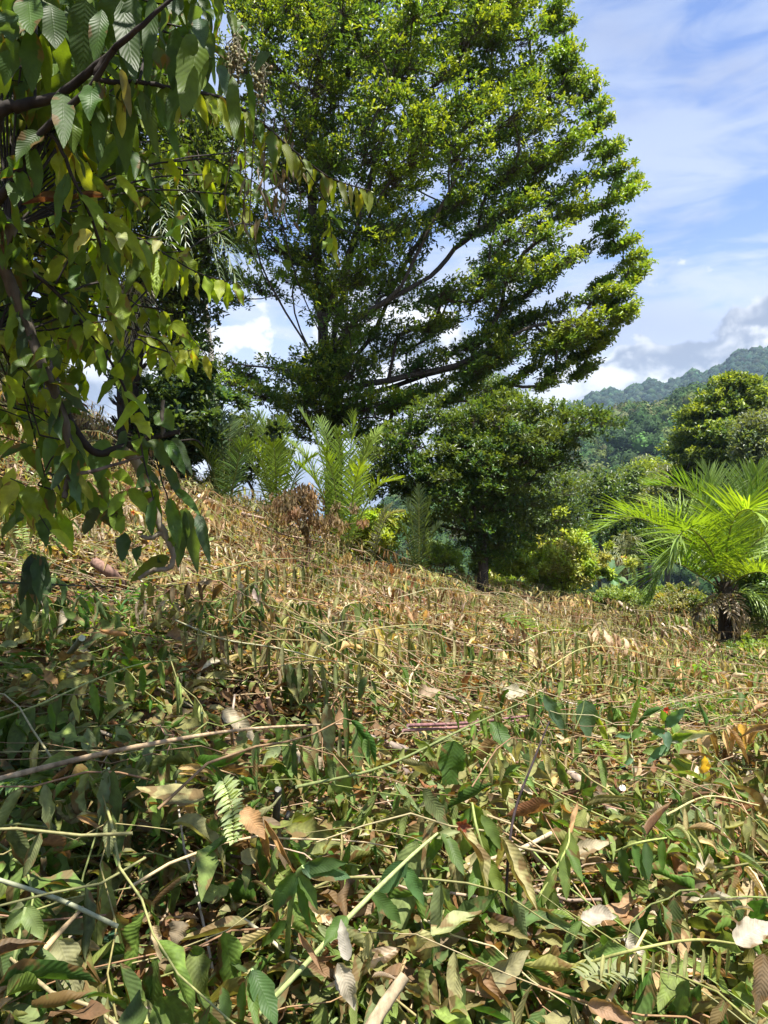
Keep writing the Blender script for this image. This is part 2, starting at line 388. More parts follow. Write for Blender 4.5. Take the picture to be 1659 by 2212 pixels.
# haze in the air
m, nt, out = newmat('haze_air'); pv = nt.nodes.new('ShaderNodeVolumePrincipled')
pv.inputs['Color'].default_value = (.55, .75, 1, 1); pv.inputs['Density'].default_value = .00014; pv.inputs['Anisotropy'].default_value = .1
nt.links.new(pv.outputs[0], out.inputs['Volume'])
def box(name, x0, x1, y0, y1, z0, z1, mat):
    b = MB(); v = [[x, y, z] for x in (x0, x1) for y in (y0, y1) for z in (z0, z1)]
    b.add(v, [[0, 1, 3, 2], [4, 6, 7, 5], [0, 4, 5, 1], [2, 3, 7, 6], [0, 2, 6, 4], [1, 5, 7, 3]])
    return b.build(name, mat, smooth=False)
HZ = True
if HZ: tag(box('haze', -3700, 3700, -600, 3700, -90, 345, m), kind='stuff')

# ------------------------------------------------------------------ far woods on the hills
bm = bmesh.new(); bmesh.ops.create_icosphere(bm, subdivisions=2, radius=1)
ICO2 = np.array([v.co[:] for v in bm.verts]); ICO2F = np.array([[v.index for v in f.verts] for f in bm.faces]); bm.free()
bm = bmesh.new(); bmesh.ops.create_icosphere(bm, subdivisions=1, radius=1)
ICO = np.array([v.co[:] for v in bm.verts]); ICOF = np.array([[v.index for v in f.verts] for f in bm.faces]); bm.free()
def blobs(mb, C, rx, rz, col, rough=.22, hi=False):
    B, Fc = (ICO2, ICO2F) if hi else (ICO, ICOF)
    n = len(C); k = len(B)
    r = 1+R.normal(0, rough, (n, k, 1))
    V = C[:, None]+B[None]*r*np.stack([rx, rx, rz], 1)[:, None]
    f = (Fc[None]+(np.arange(n)*k)[:, None, None]).reshape(-1, 3)
    c = np.repeat(col, k, 0)*np.exp(R.normal(0, .22, (n*k, 1)))
    mb.add(V.reshape(-1, 3), None, f, c)
def cards(mb, C, rx, rz, col, per, size, lo=-.3):
    n = len(C); d = rdir(n*per, lo, 1)
    P = np.repeat(C, per, 0)+d*np.repeat(np.stack([rx, rx, rz], 1), per, 0)*R.uniform(.72, 1.12, (n*per, 1))
    N = nrm(d+rdir(n*per)*.7); D = nrm(np.cross(N, rdir(n*per)))
    cc = np.repeat(col, per, 0)*np.exp(R.normal(0, .25, (n*per, 1)))
    s = np.repeat(A(size, n), per)*R.uniform(.6, 1.3, n*per)
    leaf6(mb, P-D*s[:, None]*.5, D, N, s, s*.6, cc, .2)
def scatter_polar(n, a0, a1, d0, d1):
    az = np.radians(R.uniform(a0, a1, n)); d = np.sqrt(R.uniform(d0*d0, d1*d1, n))
    x = d*np.sin(az); y = d*np.cos(az); return x, y
mb = MB()
x, y = scatter_polar(22000, 9, 33, 850, 1640); z = zg(x, y); r = R.uniform(2.8, 6.2, len(x))*R.choice([1, 1, 1, 1.35], len(x))
col = pick([(.013, .034, .022), (.019, .041, .024), (.028, .05, .025), (.014, .028, .018)], len(x), jit=.28)
blobs(mb, np.stack([x, y, z+r*.5], 1), r, r*R.uniform(.8, 1.25, len(x)), col, .09)
x, y = scatter_polar(900, 9, 33, 1440, 1560); z = zg(x, y); r = R.uniform(3.5, 7, len(x))
blobs(mb, np.stack([x, y, z+r*1.1], 1), r, r*1.1, pick([(.03, .065, .02)], len(x)), .16)
tag(mb.build('mountain_forest', M_FAR), 'blue green wooded mountainside rising far away on the right', 'forest', kind='stuff')
mb = MB()
x, y = scatter_polar(5200, -2, 34, 95, 600); z = zg(x, y)
pyy = CY-(np.hypot(0, 0)+((z-EYE)/y+math.tan(PITCH)))*F; pxx = CX+x/y*F
keep = ~((pxx > 1335) & (pxx < 1415) & (pyy > 978) & (pyy < 1010) & (y > 150)) & (z > -55)
keep &= R.uniform(0, 1, len(x)) < np.where(y < 200, .6, 1)
x, y, z = x[keep], y[keep], z[keep]; r = R.uniform(2.6, 5.6, len(x))
col = pick([(.04, .085, .02), (.06, .11, .025), (.1, .14, .035), (.035, .07, .02), (.12, .13, .05)], len(x), [.3, .25, .15, .2, .1], .2)
C = np.stack([x, y, z+r*.6], 1); rz = r*R.uniform(.75, 1.2, len(x))
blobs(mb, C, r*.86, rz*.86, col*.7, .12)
per = 70; cards(mb, C, r, rz, col, per, r*.3)
tag(mb.build('hillside_forest', M_FAR), 'mixed green woodland covering the lower hills and valley behind the clearing', 'forest', kind='stuff')

# ------------------------------------------------------------------ trees
def poly_pads(poly, Y, n, dmax=4., seed=1, minsep=.6, asp=1., yoff=0., inset=0.):
    """centres filling the volume whose outline, seen at distance Y, is the polygon"""
    rr = np.random.default_rng(seed)
    P = np.array(poly, float)
    W3 = np.array([at(a, b, Y) for a, b in P]); Q = W3[:, [0, 2]]
    lo, hi = Q.min(0), Q.max(0); out = []; tries = 0
    E = np.roll(Q, -1, 0)-Q
    while len(out) < n and tries < n*60:
        tries += 1
        q = rr.uniform(lo, hi)
        x, z = q; ins = False
        a = Q; b = np.roll(Q, -1, 0)
        c = ((a[:, 1] > z) != (b[:, 1] > z)) & (x < (b[:, 0]-a[:, 0])*(z-a[:, 1])/(b[:, 1]-a[:, 1]+1e-12)+a[:, 0])
        if c.sum() % 2 == 0: continue
        t = np.clip(((q-Q)*E).sum(1)/(E*E).sum(1), 0, 1); ed = np.linalg.norm(q-(Q+E*t[:, None]), axis=1).min()
        if ed < inset: continue
        dd = min(ed*1.1+.2, dmax)
        y = Y+yoff+rr.uniform(-1, 1)*dd*asp
        p = np.array([x*y/Y, y, EYE+(z-EYE)*y/Y])
        if out and np.min(np.linalg.norm((np.array(out)-p)*[1, 1, 1.7], axis=1)) < minsep: continue
        out.append(p)
    return np.array(out)
def grow_tree(name, label, cat, limbs, pads, pr, leaf, cols, nros=60, nleaf=7, flat=.4, rt=.012, bark=(.075, .062, .05), tips=None, group=None,
              colp=None, M=6, expo=.43, twig=.5, smin=1, mat=None, loc=None, jit=.14, hang=0., penal=.8, rmax=.5, tilt=.0):
    pos = []; par = []; paths = []
    for k, l in enumerate(limbs):
        l = np.array(l, float)
        ln = np.linalg.norm(np.diff(l, axis=0), axis=1).sum(); S = spline(l, max(4, int(ln/.4)))
        if pos:
            q = int(np.argmin(np.linalg.norm(np.array(pos)-S[0], axis=1)))
            ids = [q]; S = S[1:]
        else: ids = []
        for p in S:
            par.append(ids[-1] if ids else -1); pos.append(p); ids.append(len(pos)-1)
        paths.append(ids)
    base = np.array(limbs[0][0], float); load = {}
    order = np.argsort(np.linalg.norm((pads-base)*[1, 1, .3], axis=1))
    endn = []
    for k in order:
        p = pads[k]; A_ = np.array(pos)
        d = np.linalg.norm(A_-p, axis=1)
        cost = d+penal*np.maximum(A_[:, 2]-p[2]+.25*d, 0)+1.2*np.maximum(np.hypot(A_[:, 0]-base[0], A_[:, 1]-base[1])-np.hypot(p[0]-base[0], p[1]-base[1]), 0)
        cost = cost+np.where(A_[:, 2] < base[2]+.15*(pads[:, 2].mean()-base[2]), 3, 0)
        q = int(np.argmin(cost)); a = A_[q]
        ln = d[q]; mid = (a+p)/2+R.normal(0, .06*ln+.02, 3)+np.array([0, 0, -.05*ln if p[2] < a[2]+.3*ln else .05*ln])
        S = spline([a, mid, p], max(4, int(ln/.35)+2)); ids = [q]
        for s in S[1:]:
            par.append(ids[-1]); pos.append(s); ids.append(len(pos)-1)
        paths.append(ids); endn.append(ids[-1])
    n = len(pos); ld = np.zeros(n)
    for e in endn: ld[e] += 1
    for i in range(n-1, -1, -1):
        if par[i] >= 0: ld[par[i]] += ld[i]
    rad = np.clip(rt*np.maximum(ld, .6)**expo, 0, rmax)
    pos = np.array(pos)
    root = thing(name, base if loc is None else loc, label, cat, group)
    wood = MB(); trunk = MB()
    for k, ids in enumerate(paths):
        if len(ids) < 2: continue
        rr_ = rad[ids].copy()
        if len(ids) > 2: rr_[0] = min(rr_[0], rr_[1]*1.35)
        Mx = M+3 if rr_.max() > .12 else (M if rr_.max() > .03 else 4)
        rr_[-1] *= .55
        if k == 0:
            Kn = len(rr_); rr_ = rr_*(1+.7*np.exp(-np.arange(Kn)/1.5))
        jj = R.normal(0, 1, (len(ids), 3))*rr_[:, None]*.12
        tubes(trunk if k == 0 else wood, pos[ids]+jj, rr_, np.array(bark)*math.exp(R.normal(0, .15)), Mx)
    trunk.build('trunk', M_BARK, root)
    # twigs and leaf rosettes
    np_ = len(pads); tot = np_*nros
    off = rdir(tot)*(R.uniform(0, 1, (tot, 1))**.45)*np.array([1, 1, flat])*np.repeat(A(pr, np_), nros)[:, None]
    rh = nrm(np.repeat(pads-base, nros, 0)*[1, 1, 0]); off[:, 2] += tilt*(off*rh).sum(1)
    c = np.repeat(pads, nros, 0)+off
    # outer sprays bend with the branch
    rc = nrm(np.repeat(pads-base, nros, 0)*[1, 1, .25])
    out_ = nrm(off*[1, 1, 1.5]+rc*.25+np.array([0, 0, .45-hang])+R.normal(0, .35, (tot, 3)))
    if twig > 0:
        s = R.uniform(0, 1, tot) < twig; cs = c[s]; org = np.repeat(pads, nros, 0)[s]+R.normal(0, .03, (s.sum(), 3))
        org = org-rc[s]*np.repeat(A(pr, np_), nros)[s][:, None]*.35
        mid = (cs+org)/2+np.array([0, 0, -.04])
        tubes(wood, np.stack([org, mid, cs], 1), np.array([rt*.55, rt*.4, rt*.22]), np.array(bark)*1.1, 3)
    wood.build('limb', M_BARK, root)
    fol = MB(); n = tot*nleaf
    P = np.repeat(c, nleaf, 0)+R.normal(0, leaf*.35, (n, 3)); O = np.repeat(out_, nleaf, 0)
    D = nrm(O*.75+rdir(n)*.95+np.array([0, 0, -hang*1.2])); N = nrm(O*.5+np.array([0, 0, .9])+rdir(n)*.45)
    pc = pick(cols, np_, colp, jit); cc = np.repeat(np.repeat(pc, nros, 0)*np.exp(R.normal(0, .15, (tot, 1))), nleaf, 0)
    cc = cc*np.exp(R.normal(0, .16, (n, 1)))
    if tips is not None:     # pale young leaves at the ends of the sprays
        up = np.repeat((off[:, 2]/(flat*np.repeat(A(pr, np_), nros)) > .25) & (R.uniform(0, 1, tot) < .6), nleaf)
        cc[up] = np.array(tips)*np.exp(R.normal(0, .18, (up.sum(), 1)))
    Lf = leaf*R.uniform(.65, 1.25, n)
    leaf6(fol, P, D, N, Lf, Lf*.46, np.clip(cc, 0, .8), .3, (.4, .78, .75, .95))
    fol.build('foliage', mat or M_CANOPY, root)
    return root

# the big tree in the middle
YT = 20.
tp = [(590, 500), (480, 560), (470, 680), (560, 660), (590, 740), (470, 790), (480, 860), (600, 900), (640, 960), (800, 960), (930, 900), (1000, 840), (940, 820), (1080, 775), (1180, 790), (1275, 800), (1275, 740),
      (1330, 700), (1270, 690), (1330, 610), (1375, 570), (1320, 520), (1290, 470), (1345, 400), (1290, 350), (1300, 290), (1235, 240), (1265, 200), (1200, 130), (1185, 40), (1190, -60), (1100, -190), (800, -260), (560, -200), (480, -60), (470, 120), (500, 300)]
pads = poly_pads(tp, YT, 350, 4., 3, .76, inset=.45)
hole = [(630, 690, 60), (990, 590, 45), (570, 690, 50), (560, 600, 35), (1120, 750, 40), (930, 520, 28)]
def keep_holes(pads, hole, pr):
    px = CX+pads[:, 0]/pads[:, 1]*F; py = CY-((pads[:, 2]-EYE)/pads[:, 1]+math.tan(PITCH))*F
    k = np.ones(len(pads), bool)
    for hx, hy, hr in hole: k &= np.hypot(px-hx, py-hy) > hr
    return pads[k]
pads = keep_holes(pads, hole, 0)
_px = CX+pads[:, 0]/pads[:, 1]*F; _py = CY-((pads[:, 2]-EYE)/pads[:, 1]+math.tan(PITCH))*F
pads = pads[~((pads[:, 1] < YT-.3) & (_px > 600) & (_px < 920) & (_py > 400) & (_py < 740) & (R.uniform(0, 1, len(pads)) < .35))]
fill = [(1050, 765), (1078, 742), (1092, 772), (1040, 795), (1010, 800), (1065, 790), (1100, 755), (1230, 705), (1180, 722), (1290, 695), (1250, 765), (1150, 690), (1205, 750), (1235, 735), (1270, 725), (1120, 700), (500, 500), (540, 540), (580, 520), (520, 600), (560, 620), (490, 640), (530, 450), (600, 470), (620, 860), (660, 880), (700, 900), (750, 880), (800, 870), (850, 880), (640, 930), (780, 930), (700, 840), (900, 870), (560, 850), (520, 800), (740, 800), (690, 780), (780, 820), (640, 820), (480, 820), (840, 930)]
pads = np.vstack([pads, [at(a, b, YT+R.uniform(-1.5, 1.2)) for a, b in fill]])
edge_p = [(1350, 398), (1365, 560), (1370, 600), (1330, 655), (1345, 690), (1265, 205), (1255, 770), (1300, 320), (1225, 150), (1240, 740), (1265, 795), (1195, 50), (1215, 105), (1310, 480), (1330, 530), (1285, 640), (1300, 730), (1200, 800)]
edge_p += [(1215, 60), (1222, 120), (1250, 175), (1285, 235), (1295, 270), (1318, 330), (1335, 370), (1355, 420), (1310, 440), (1322, 500), (1350, 530), (1375, 580), (1350, 620), (1300, 610), (1320, 640), (1350, 670), (1290, 750), (1255, 810), (1200, 20)]
edge_p += [(1000, 850), (1060, 870), (960, 870), (1100, 830), (1180, 830), (1020, 820), (940, 840), (1140, 800)]
pads = np.vstack([pads, [at(a, b, YT+R.uniform(-1, 1)) for a, b in edge_p]])
pr = np.full(len(pads), .8); pr[-len(edge_p):] = .45; pr *= R.uniform(.75, 1.2, len(pr))
T = lambda a, b, dy=0.: at(a, b, YT+dy)
b0 = G(722, 1040, 10, 40); b0 = np.array([T(722, 1000)[0], YT, zg(T(722, 1000)[0], YT)-.3])
limbs = [[b0, T(722, 960), T(716, 850), T(700, 740), T(690, 600, .3), T(676, 450), T(672, 300, -.3), T(690, 150), T(700, 0), T(700, -120)],
         [T(705, 810), T(662, 745, -.3), T(606, 655, -.5), T(566, 575, -.5), T(540, 480, -.8)],
         [T(668, 752, -.3), T(640, 690, -.2), T(632, 620, -.1), T(650, 560)],
         [T(702, 760), T(676, 640, .8), T(630, 500, 1.2), T(580, 380, 1.4), T(540, 240, 1.6)],
         [T(716, 850), T(840, 820, -.5), T(985, 790, -.6), T(1080, 740, -.8), T(1150, 705, -.8), T(1250, 690, -1)],
         [T(716, 870), T(800, 850, .6), T(960, 800, 1.2), T(1100, 775, 1.4)],
         [T(702, 790), T(760, 700, -.8), T(850, 640, -1.2), T(895, 560, -1.4), T(940, 470, -1.6), T(1000, 360, -1.8)],
         [T(850, 640, -1.2), T(940, 590, -.6), T(1000, 520, .5), T(1100, 480, 1), T(1200, 420, 1)],
         [T(706, 800), T(738, 650, 1), T(770, 500, 1.4), T(810, 340, 1.8), T(860, 180, 2.), T(920, 40, 2)],
         [T(698, 720), T(750, 560, -1.2), T(800, 400, -1.8), T(840, 230, -2.2), T(860, 80, -2.4)],
         [T(710, 830), T(620, 800, -.6), T(540, 790, -.8), T(470, 780, -.8)],
         [T(712, 830), T(800, 730, .6), T(860, 600, 1.), T(930, 480, 1.4), T(1020, 360, 1.6), T(1100, 230, 1.6), T(1150, 120, 1.5)],
         [T(700, 740), T(640, 600, -1.2), T(600, 440, -1.8), T(560, 300, -2.), T(540, 120, -2)],
         [T(722, 930), T(800, 900, -1), T(900, 930, -1.5), T(1000, 960, -1.6)]]
grow_tree('broadleaf_tree', 'huge spreading broadleaf tree in the middle with dark trunk and glossy lit leaf sprays', 'tree', limbs, pads, pr, .115,
          [(.115, .21, .024), (.08, .16, .022), (.165, .25, .025), (.05, .11, .02)], 66, 8, .27, .0155, tilt=.42, tips=(.24, .31, .025), colp=[.35, .25, .2, .2], rmax=.42)
# lower pads of the big tree are darker old leaves, its right-hand neighbour stands in front
p2 = [(750, 1010), (790, 930), (870, 890), (930, 845), (1010, 860), (1090, 825), (1170, 850), (1310, 870), (1325, 935), (1235, 965), (1270, 1020), (1175, 1040), (1190, 1095), (1115, 1115), (1130, 1170), (1070, 1215), (1005, 1190), (950, 1160), (900, 1160), (870, 1090), (790, 1100)]
Y2 = 17.; q = at(1042, 1230, Y2); q[2] = zg(q[0], Y2)
p2 = [(x+(x-1040)*.05, y+(12 if y > 1100 else 0)) for x, y in p2]
pads = poly_pads(p2, Y2, 190, 2.4, 5, .46, inset=.22)
pads = np.vstack([pads, [at(a, b, Y2+R.normal(0, .1)) for a, b in ((1040, 1190), (1047, 1215), (1036, 1235), (1050, 1160), (1030, 1205))]])
prs = R.uniform(.24, .6, len(pads)); prs[-5:] = .16
t2 = lambda a, b, dy=0.: at(a, b, Y2+dy)
limbs = [[q-[0, 0, .1], t2(1043, 1210), t2(1038, 1150), t2(1020, 1080), t2(1010, 1000), t2(1030, 920)],
         [t2(1038, 1150), t2(960, 1090, -.2), t2(880, 1040, -.3), t2(820, 1010)], [t2(1025, 1100), t2(1100, 1030), t2(1180, 960), t2(1260, 910)]]
grow_tree('small_tree', 'low dark spreading tree with vine wrapped thin trunk right of the big tree', 'tree', limbs, pads, prs, .1,
          [(.04, .09, .02), (.055, .11, .022), (.085, .13, .025)], 34, 7, .3, .0095, tilt=-.12, twig=.3, tips=(.1, .15, .02))
def simple_tree(name, label, px, pytop, pybase, Y, poly, npad, pr, leaf, cols, **k):
    x = at(px, pytop, Y)[0]; zb = float(zg(x, Y)); b = np.array([x, Y, zb-.2]); top = at(px, pytop+(pybase-pytop)*.25, Y)
    pads = poly_pads(poly, Y, npad, k.pop('dmax', 5.), int(px), pr*.72, inset=pr*.75); pr = pr*R.uniform(.6, 1.15, len(pads))
    return grow_tree(name, label, 'tree', [[b, (b+top)/2+R.normal(0, .15, 3), top]], pads, pr, leaf, cols, twig=.15, **k)
simple_tree('broadleaf_tree', 'grey green tree just behind the right side of the big tree', 1060, 790, 1170, 27, [(930, 880), (960, 800), (1010, 765), (1060, 745), (1110, 780), (1140, 850), (1210, 960), (1280, 1010), (1290, 1100), (1260, 1170), (1100, 1200), (1000, 1190), (960, 1000)], 120, 1., .15,
            [(.07, .12, .04), (.1, .15, .05), (.05, .09, .03)], nros=34, nleaf=8, rt=.014)
simple_tree('conical_tree', 'tall dark tiered tree on the right with yellow green tops against the mountain', 1570, 810, 1060, 45, [(1438, 960), (1462, 880), (1515, 835), (1545, 800), (1590, 778), (1640, 800), (1680, 880), (1730, 1000), (1700, 1080), (1560, 1090), (1460, 1070), (1440, 1010)], 210, .95, .24,
            [(.06, .11, .02), (.045, .085, .018), (.09, .14, .025)], nros=60, nleaf=7, flat=.24, rt=.03, tips=(.24, .3, .04), dmax=5., tilt=.1)
simple_tree('pale_tree', 'pale grey green fine leaved tree at the right edge beside the dark tiered tree', 1640, 880, 1060, 38, [(1562, 940), (1590, 890), (1640, 868), (1700, 880), (1760, 960), (1760, 1080), (1600, 1080), (1570, 1010)], 90, 1., .2,
            [(.13, .17, .09), (.17, .2, .11), (.09, .13, .06)], nros=45, nleaf=7, flat=.7, rt=.025, dmax=3.5)
simple_tree('yellow_green_tree', 'bright yellow green tree in the valley below the small field', 1400, 985, 1120, 75, [(1300, 1030), (1330, 1010), (1370, 985), (1420, 975), (1450, 990), (1445, 1060), (1400, 1120), (1310, 1110)], 60, 1.7, .42,
            [(.17, .22, .03), (.2, .25, .03), (.1, .15, .03)], nros=40, nleaf=7, flat=.5, rt=.04)
simple_tree('olive_tree', 'dull olive valley tree left of the dark tiered tree', 1450, 990, 1160, 60, [(1400, 1010), (1440, 985), (1500, 990), (1520, 1060), (1500, 1150), (1400, 1170), (1370, 1090)], 60, 1.4, .3,
            [(.12, .14, .06), (.15, .17, .07), (.08, .11, .04)], nros=40, nleaf=7, flat=.6, rt=.035)
simple_tree('rounded_tree', 'rounded mid green valley tree above the pale bush', 1300, 1010, 1160, 55, [(1250, 1080), (1270, 1010), (1310, 995), (1350, 1040), (1350, 1140), (1280, 1180), (1240, 1140)], 45, 1.3, .3,
            [(.06, .11, .03), (.09, .14, .03)], nros=40, nleaf=7, flat=.6, rt=.035)
simple_tree('dark_tree', 'deep green tree in the hollow behind the coconut palm', 1380, 1080, 1220, 40, [(1290, 1130), (1340, 1090), (1420, 1080), (1480, 1110), (1500, 1200), (1400, 1230), (1290, 1210)], 60, 1., .2,
            [(.04, .08, .02), (.055, .1, .025)], nros=45, nleaf=7, flat=.6, rt=.03)
simple_tree('shade_tree', 'shady green tree between the pale bush and the grey green tree', 1190, 1040, 1180, 34, [(1110, 1100), (1160, 1060), (1230, 1060), (1280, 1100), (1290, 1180), (1200, 1210), (1100, 1190)], 60, .9, .17,
            [(.05, .1, .025), (.08, .13, .03)], nros=45, nleaf=7, flat=.6, rt=.025)
for (px, py, Y, lab) in ((1402, 925, 330, 'darkest crowned tree standing proud on the middle ridge'), (1370, 935, 330, 'broad low dark tree left of the darkest one on the middle ridge'), (1330, 945, 320, 'leftmost of the three dark trees on the middle ridge'), (1470, 900, 400, 'dark tree on the middle ridge touching the tiered tree')):
    o = at(px, py, Y); zb = float(zg(o[0], Y)); r = 4.2 if px != 1402 else 3.8
    t = thing('ridge_tree', (o[0], Y, zb), lab, 'tree', 'dark trees on the middle ridge')
    mb = MB(); h = max(o[2]-zb+3, 8); tubes(mb, [[o[0], Y, zb-1], [o[0]+.3, Y, zb+h*.5], [o[0], Y, zb+h*.8]], [.5, .4, .2], (.1, .08, .06), 7); mb.build('trunk', M_BARK, t)
    mb = MB(); C = np.array([[o[0]+a*r, Y+b*r, zb+h-r*.7+c*r] for a, b, c in ((0, 0, .4), (.6, .2, -.1), (-.6, -.1, -.15), (.1, -.5, -.1), (-.2, .5, 0), (.2, 0, -.6))])
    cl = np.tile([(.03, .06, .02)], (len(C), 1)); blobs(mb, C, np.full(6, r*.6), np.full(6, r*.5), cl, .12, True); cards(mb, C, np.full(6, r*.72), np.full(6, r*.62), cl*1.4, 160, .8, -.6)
    mb.build('foliage', M_FAR, t)
# ------------------------------------------------------------------ palms
def frond(mb, pts, ll, n, col, wid=.035, a0=25, a1=68, droop=.7, v=.35, start=.12, rr=.014, up=(0, 0, 1), jit=.1, rcol=(.2, .22, .06), K=18):
    S = spline(pts, K); up = np.array(up, float)
    tubes(mb, S, np.linspace(rr, rr*.25, K), rcol, 5)
    s = np.repeat(np.linspace(start, .99, n), 2)+R.normal(0, .004, 2*n); s = np.clip(s, 0, .999)
    sd = np.tile([1., -1.], n); f = s*(K-1); i = f.astype(int); t = (f-i)[:, None]
    P = S[i]*(1-t)+S[i+1]*t; T_ = nrm(S[i+1]-S[i]); B = nrm(np.cross(T_, up)+1e-9); Nn = np.cross(B, T_)
    a = np.radians(a0+(a1-a0)*s**1.5)+R.normal(0, jit, 2*n)
    vv = v+R.normal(0, jit*1.2, 2*n)
    D = B*(sd*np.cos(a))[:, None]+T_*np.sin(a)[:, None]+Nn*vv[:, None]
    L = ll*(np.sin(pi*np.clip(s*.82+.16, 0, 1))**.6+.08)*R.uniform(.88, 1.08, 2*n)
    c = np.array(col)*np.exp(R.normal(0, .16, (2*n, 1)))
    leaves(mb, P, D, Nn+B*sd[:, None]*.25, L, wid*R.uniform(.8, 1.15, 2*n), c, 5, 2, droop=droop*R.uniform(.4, 1.5, 2*n), curl=.9, shape='strip')
def palm(name, label, base, fr, cols, ll, n=34, wid=.035, group=None, trunk=None, cat='palm', **k):
    t = thing(name, base, label, cat, group)
    if trunk is not None:
        mb = MB(); P = spline(trunk['p'], 12); r = np.interp(np.linspace(0, 1, 12), [0, .6, 1], trunk['r'])*(1+.1*np.sin(np.arange(12)*2.2))
        tubes(mb, P, r, (.05, .04, .03), 14)
        m_ = trunk.get('stubs', 60); s = R.uniform(.02, 1, m_); az = R.uniform(0, 6.28, m_); q = P[(s*11).astype(int)]; rq = r[(s*11).astype(int)]
        o = np.stack([np.cos(az), np.sin(az), 0*az], 1); a = q+o*rq[:, None]*.8
        tubes(mb, np.stack([a, a+o*rq[:, None]*.5+[0, 0, .05], a+o*rq[:, None]*.9+[0, 0, .16]], 1), np.array([.022, .018, .01])*trunk.get('sw', 1.), (.07, .05, .035), 4)
        mb.build('trunk', M_BARK, t)
    for p in fr:
        mb = MB(); c = np.array(cols[R.integers(len(cols))])*math.exp(R.normal(0, .12))
        kk = dict(k)
        if isinstance(p, tuple): p, ex = p; kk.update(ex)
        c = kk.pop('c', c); l2 = kk.pop('ll', ll); n2 = kk.pop('n', n); w2 = kk.pop('wid', wid)
        frond(mb, p, l2, n2, c, w2, **kk); mb.build('frond', M_PALM, t)
    return t
GP = [(.22, .33, .035), (.27, .38, .04), (.18, .28, .03)]
# big palm on the right
YP = 14.3; g = at(1578, 1375, YP); g[2] = min(g[2], float(zg(g[0], YP))); q = lambda a, b, dy=0.: at(a-14, b, YP+dy)
c0 = q(1582, 1258)
fr = [[q(1578, 1262), q(1550, 1200, -.3), q(1470, 1150, -.6), q(1377, 1117, -.8), q(1312, 1150, -.9)],
      [q(1576, 1262), q(1560, 1170, .2), q(1535, 1095, .3), q(1488, 1055, .4), q(1418, 1050, .5)],
      [q(1576, 1262), q(1550, 1190, -.6), q(1510, 1145, -1.1), q(1478, 1160, -1.4), q(1462, 1215, -1.5)],
      [q(1570, 1272), q(1520, 1240, -.2), q(1470, 1215, -.3), q(1440, 1235, -.4), q(1425, 1290, -.4)],
      [q(1584, 1258), q(1600, 1170), q(1630, 1100, -.2), q(1680, 1050, -.4), q(1745, 1025, -.5)],
      [q(1582, 1256), q(1572, 1160, .5), q(1562, 1080, .9), q(1540, 1020, 1.2)],
      [q(1584, 1256), q(1600, 1150, .5), q(1625, 1070, .8), q(1650, 1015, 1.)],
      [q(1586, 1260), q(1630, 1190, -.3), q(1690, 1140, -.5), q(1760, 1130, -.6)],
      [q(1586, 1262), q(1640, 1220, .4), q(1700, 1200, .7), q(1760, 1230, .9)],
      [q(1586, 1266), q(1630, 1240, -.8), q(1670, 1240, -1.2), q(1700, 1290, -1.4)],
      [q(1580, 1260), q(1585, 1180, -.6), q(1600, 1120, -1.1), q(1630, 1100, -1.5), q(1655, 1120, -1.7)],
      [q(1578, 1262), q(1540, 1180, .6), q(1500, 1120, 1.), q(1440, 1100, 1.4), q(1390, 1120, 1.6)],
      [q(1584, 1262), q(1610, 1200, 1.), q(1640, 1150, 1.6), q(1690, 1090, 2.)],
      [q(1574, 1268), q(1530, 1215, .8), q(1490, 1180, 1.3), q(1440, 1170, 1.7)],
      ([q(1588, 1275), q(1640, 1290, -.2), q(1670, 1330, -.3), q(1680, 1400, -.3)], dict(droop=1.6)),
      ([q(1575, 1275), q(1555, 1300, -.4), q(1530, 1320, -.6), q(1515, 1350, -.6)], dict(c=(.25, .17, .1), ll=.3, droop=2.)),
      ([q(1592, 1275), q(1606, 1300, -.4), q(1617, 1330, -.5), q(1612, 1375, -.5)], dict(c=(.34, .22, .15), ll=.22, droop=1., wid=.05, n=20)),
      ([q(1586, 1280), q(1590, 1310, -.5), q(1596, 1345, -.6), q(1600, 1390, -.6)], dict(c=(.3, .2, .13), ll=.2, droop=1., wid=.05, n=20))]
palm('oil_palm', 'sunlit young palm with a short dark trunk and arching fronds at the right edge', g, fr, [(.18, .29, .03), (.23, .34, .035), (.14, .25, .03)], .86, 58, .042,
     trunk=dict(p=[g-[0, 0, .15], q(1585, 1320), q(1580, 1255)], r=[.19, .15, .1], stubs=90, sw=.9), v=.45, droop=.38, rr=.02)
# juvenile palms on the crest, fronds straight from the ground
def crest_palm(label, bx, by, Y, tips, ll, cols=GP, spread=.5, group='stemless young palms growing along the crest', n=36, **k):
    b = at(bx, by, Y); b[2] = zg(b[0], Y)
    fr = []
    for (tx, ty, dy, bow) in tips:
        tip = at(tx, ty, Y+dy); m1 = b*.62+tip*.38; m1[2] += bow*.35; m1[:2] = b[:2]*.72+tip[:2]*.28
        m2 = b*.25+tip*.75; m2[2] += bow*.3; m2[:2] = b[:2]*.4+tip[:2]*.6
        fr.append([b+R.normal(0, .05, 3)*[1, 1, 0], m1, m2, tip])
    return palm('young_palm', label, b, fr, cols, ll, n, .03, group, v=.3, droop=.5, start=.22, **k)
crest_palm('fullest bright young palm in front of the big tree trunk', 745, 1135, 13.6, [(648, 885, .2, .3), (690, 905, .6, .3), (765, 892, .2, .2), (800, 950, -.3, .4), (730, 930, -.6, .2), (640, 1000, -.4, .5), (862, 1035, -.5, .9), (700, 970, -.8, .3), (780, 1000, -.9, .3), (820, 925, .8, .4), (620, 950, .7, .5)], .42)
